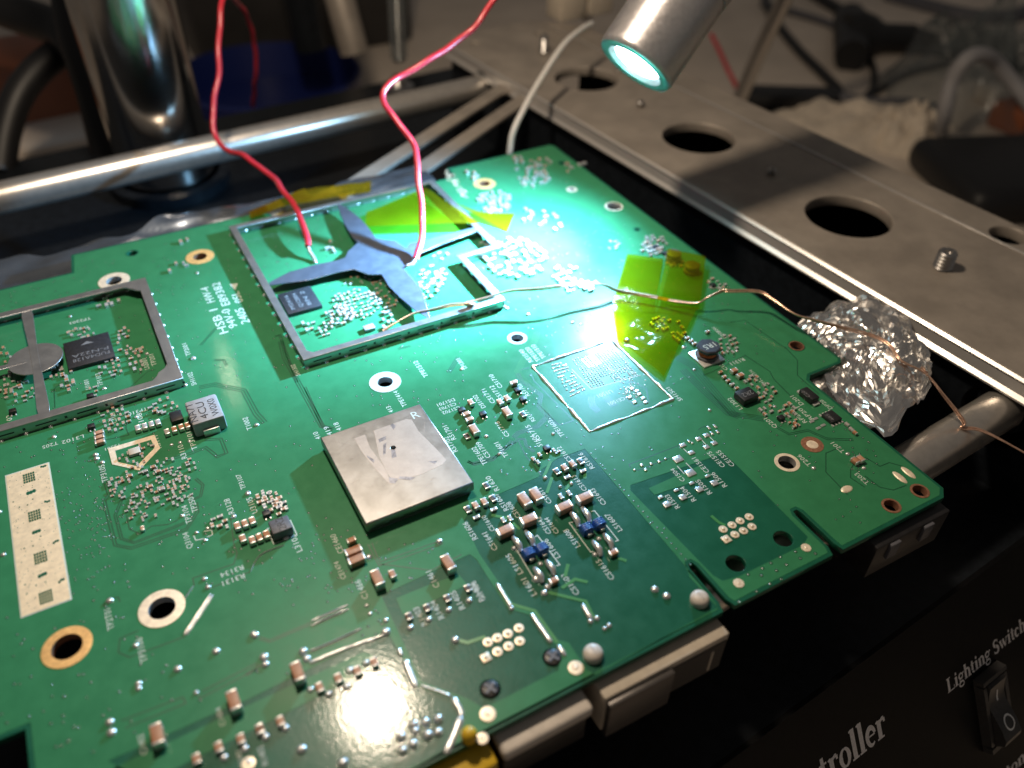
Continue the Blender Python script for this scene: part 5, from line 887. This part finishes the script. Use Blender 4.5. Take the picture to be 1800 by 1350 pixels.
for k in (0, 1):
    Q = []
    for i, p in enumerate(P):
        t = (P[min(i + 1, len(P) - 1)] - P[max(i - 1, 0)]).normalized(); u = t.cross(PZ).normalized(); w = u.cross(t); a = i * .055 + k * math.pi; Q.append(p + (u * math.cos(a) + w * math.sin(a)) * .029)
    b = MB(); b.tube(Q, .027, 8); obj('strand', b, 'enam', cw, 70)
# crumpled foil between the board edge and the rail
fo = [(610, 430), (700, 395), (800, 320), (900, 300), (1040, 300), (1130, 330), (1200, 370), (1205, 500), (1250, 555), (1300, 580), (1320, 650), (1300, 740), (1305, 790), (1240, 850), (1165, 910), (1130, 1035), (1060, 1040), (900, 930), (760, 820), (690, 730), (650, 640), (600, 520)]
FP = [Vector(xy('d1', x, y, -.1)) for x, y in fo]; fc = sum(FP, Vector((0, 0))) / len(FP)
b = MB(); NR, NA = 30, 100; vs = []
def fray(a):
    best = 3.0; dx, dy = math.cos(a), math.sin(a)
    for i in range(len(FP)):
        p, q = FP[i] - fc, FP[(i + 1) % len(FP)] - fc; e = q - p; den = dx * e.y - dy * e.x
        if abs(den) < 1e-9: continue
        t = (p.x * e.y - p.y * e.x) / den; s = (p.x * dy - p.y * dx) / den
        if t > 0 and 0 <= s <= 1: best = t
    return best
rad = [fray(2 * math.pi * i / NA) * (1 + .035 * noise.noise(Vector((i * .9, 0, 7)))) for i in range(NA)]
def cell(q):
    d, pp = noise.voronoi(q); return d[0], d[1], pp[0]
for j in range(NR + 1):
    for i in range(NA):
        a = 2 * math.pi * i / NA; r = rad[i] * (j / NR); x, y = fc.x + r * math.cos(a), fc.y + r * math.sin(a)
        q = Vector((x * .75, y * .75, 1.7)) + Vector((noise.noise(Vector((x, y, 5))), noise.noise(Vector((x, y, 9))), 0)) * .5
        d1, d2, c_ = cell(q); q2 = Vector((x * 2.1, y * 2.1, 5.2)) + Vector((noise.noise(Vector((x * 2, y * 2, 1))), noise.noise(Vector((x * 2, y * 2, 8))), 0)) * .4; e1, e2, c2_ = cell(q2); q3 = Vector((x * 4.6, y * 4.6, 2.2)); f1, f2, c3_ = cell(q3)
        h = .36 * (d2 - d1) + .5 * ((q - c_).x * math.sin(c_.x * 37) + (q - c_).y * math.cos(c_.y * 53)) + .20 * ((q2 - c2_).x * math.sin(c2_.x * 91) + (q2 - c2_).y * math.cos(c2_.y * 71)) + .06 * (e2 - e1) + .05 * ((q3 - c3_).x * math.sin(c3_.x * 191) + (q3 - c3_).y * math.cos(c3_.y * 171))
        edge = j / NR; lift = -.22 + .5 * math.exp(-((x - 14.4) / 1.1) ** 2) * (1 - edge ** 4) 
        under = (x < 13.0 and y > -1.55) or x < 11.6
        if under: lift = min(lift, -.30)
        vs.append((x, y, lift + h * .62 * (.12 if under else 1)))
fs = [(j * NA + i, j * NA + (i + 1) % NA, (j + 1) * NA + (i + 1) % NA, (j + 1) * NA + i) for j in range(NR) for i in range(NA)]
b.add(vs, fs); tag(obj('foil', b, 'foil', None, None), 'crumpled aluminium foil tucked between the board edge and the rail', 'foil')
# crumpled foil sheet showing under the rear left board edge
b = MB(); n1, n2 = 90, 26; vs = []
for j in range(n2 + 1):
    for i in range(n1 + 1):
        x = -12 + 19.5 * i / n1; y = 12.4 + (3.6 - 1.1 * abs(noise.noise(Vector((i * .09, 0, 2))))) * j / n2
        q = Vector((x * .28, y * .9, 2.2)); d1, d2, c_ = cell(q); r_ = j / n2
        vs.append((x, y, -.62 + .20 * r_ + .30 * (d2 - d1) + .55 * noise.noise(Vector((x * .22, y * .8, 1))) + .12 * noise.noise(Vector((x * .8, y * 2.2, 4)))))
b.add(vs, [(j * (n1 + 1) + i, j * (n1 + 1) + i + 1, (j + 1) * (n1 + 1) + i + 1, (j + 1) * (n1 + 1) + i) for j in range(n2) for i in range(n1)])
for i_ in range(len(b.v)):
    v = b.v[i_]; lim = -.25 if v[1] < 14.6 else .3
    b.v[i_] = (v[0], v[1], min(v[2], lim))
tag(obj('foil', b, 'film', None, 40), 'foil sheet sticking out under the rear left board edge', 'foil')
flush()
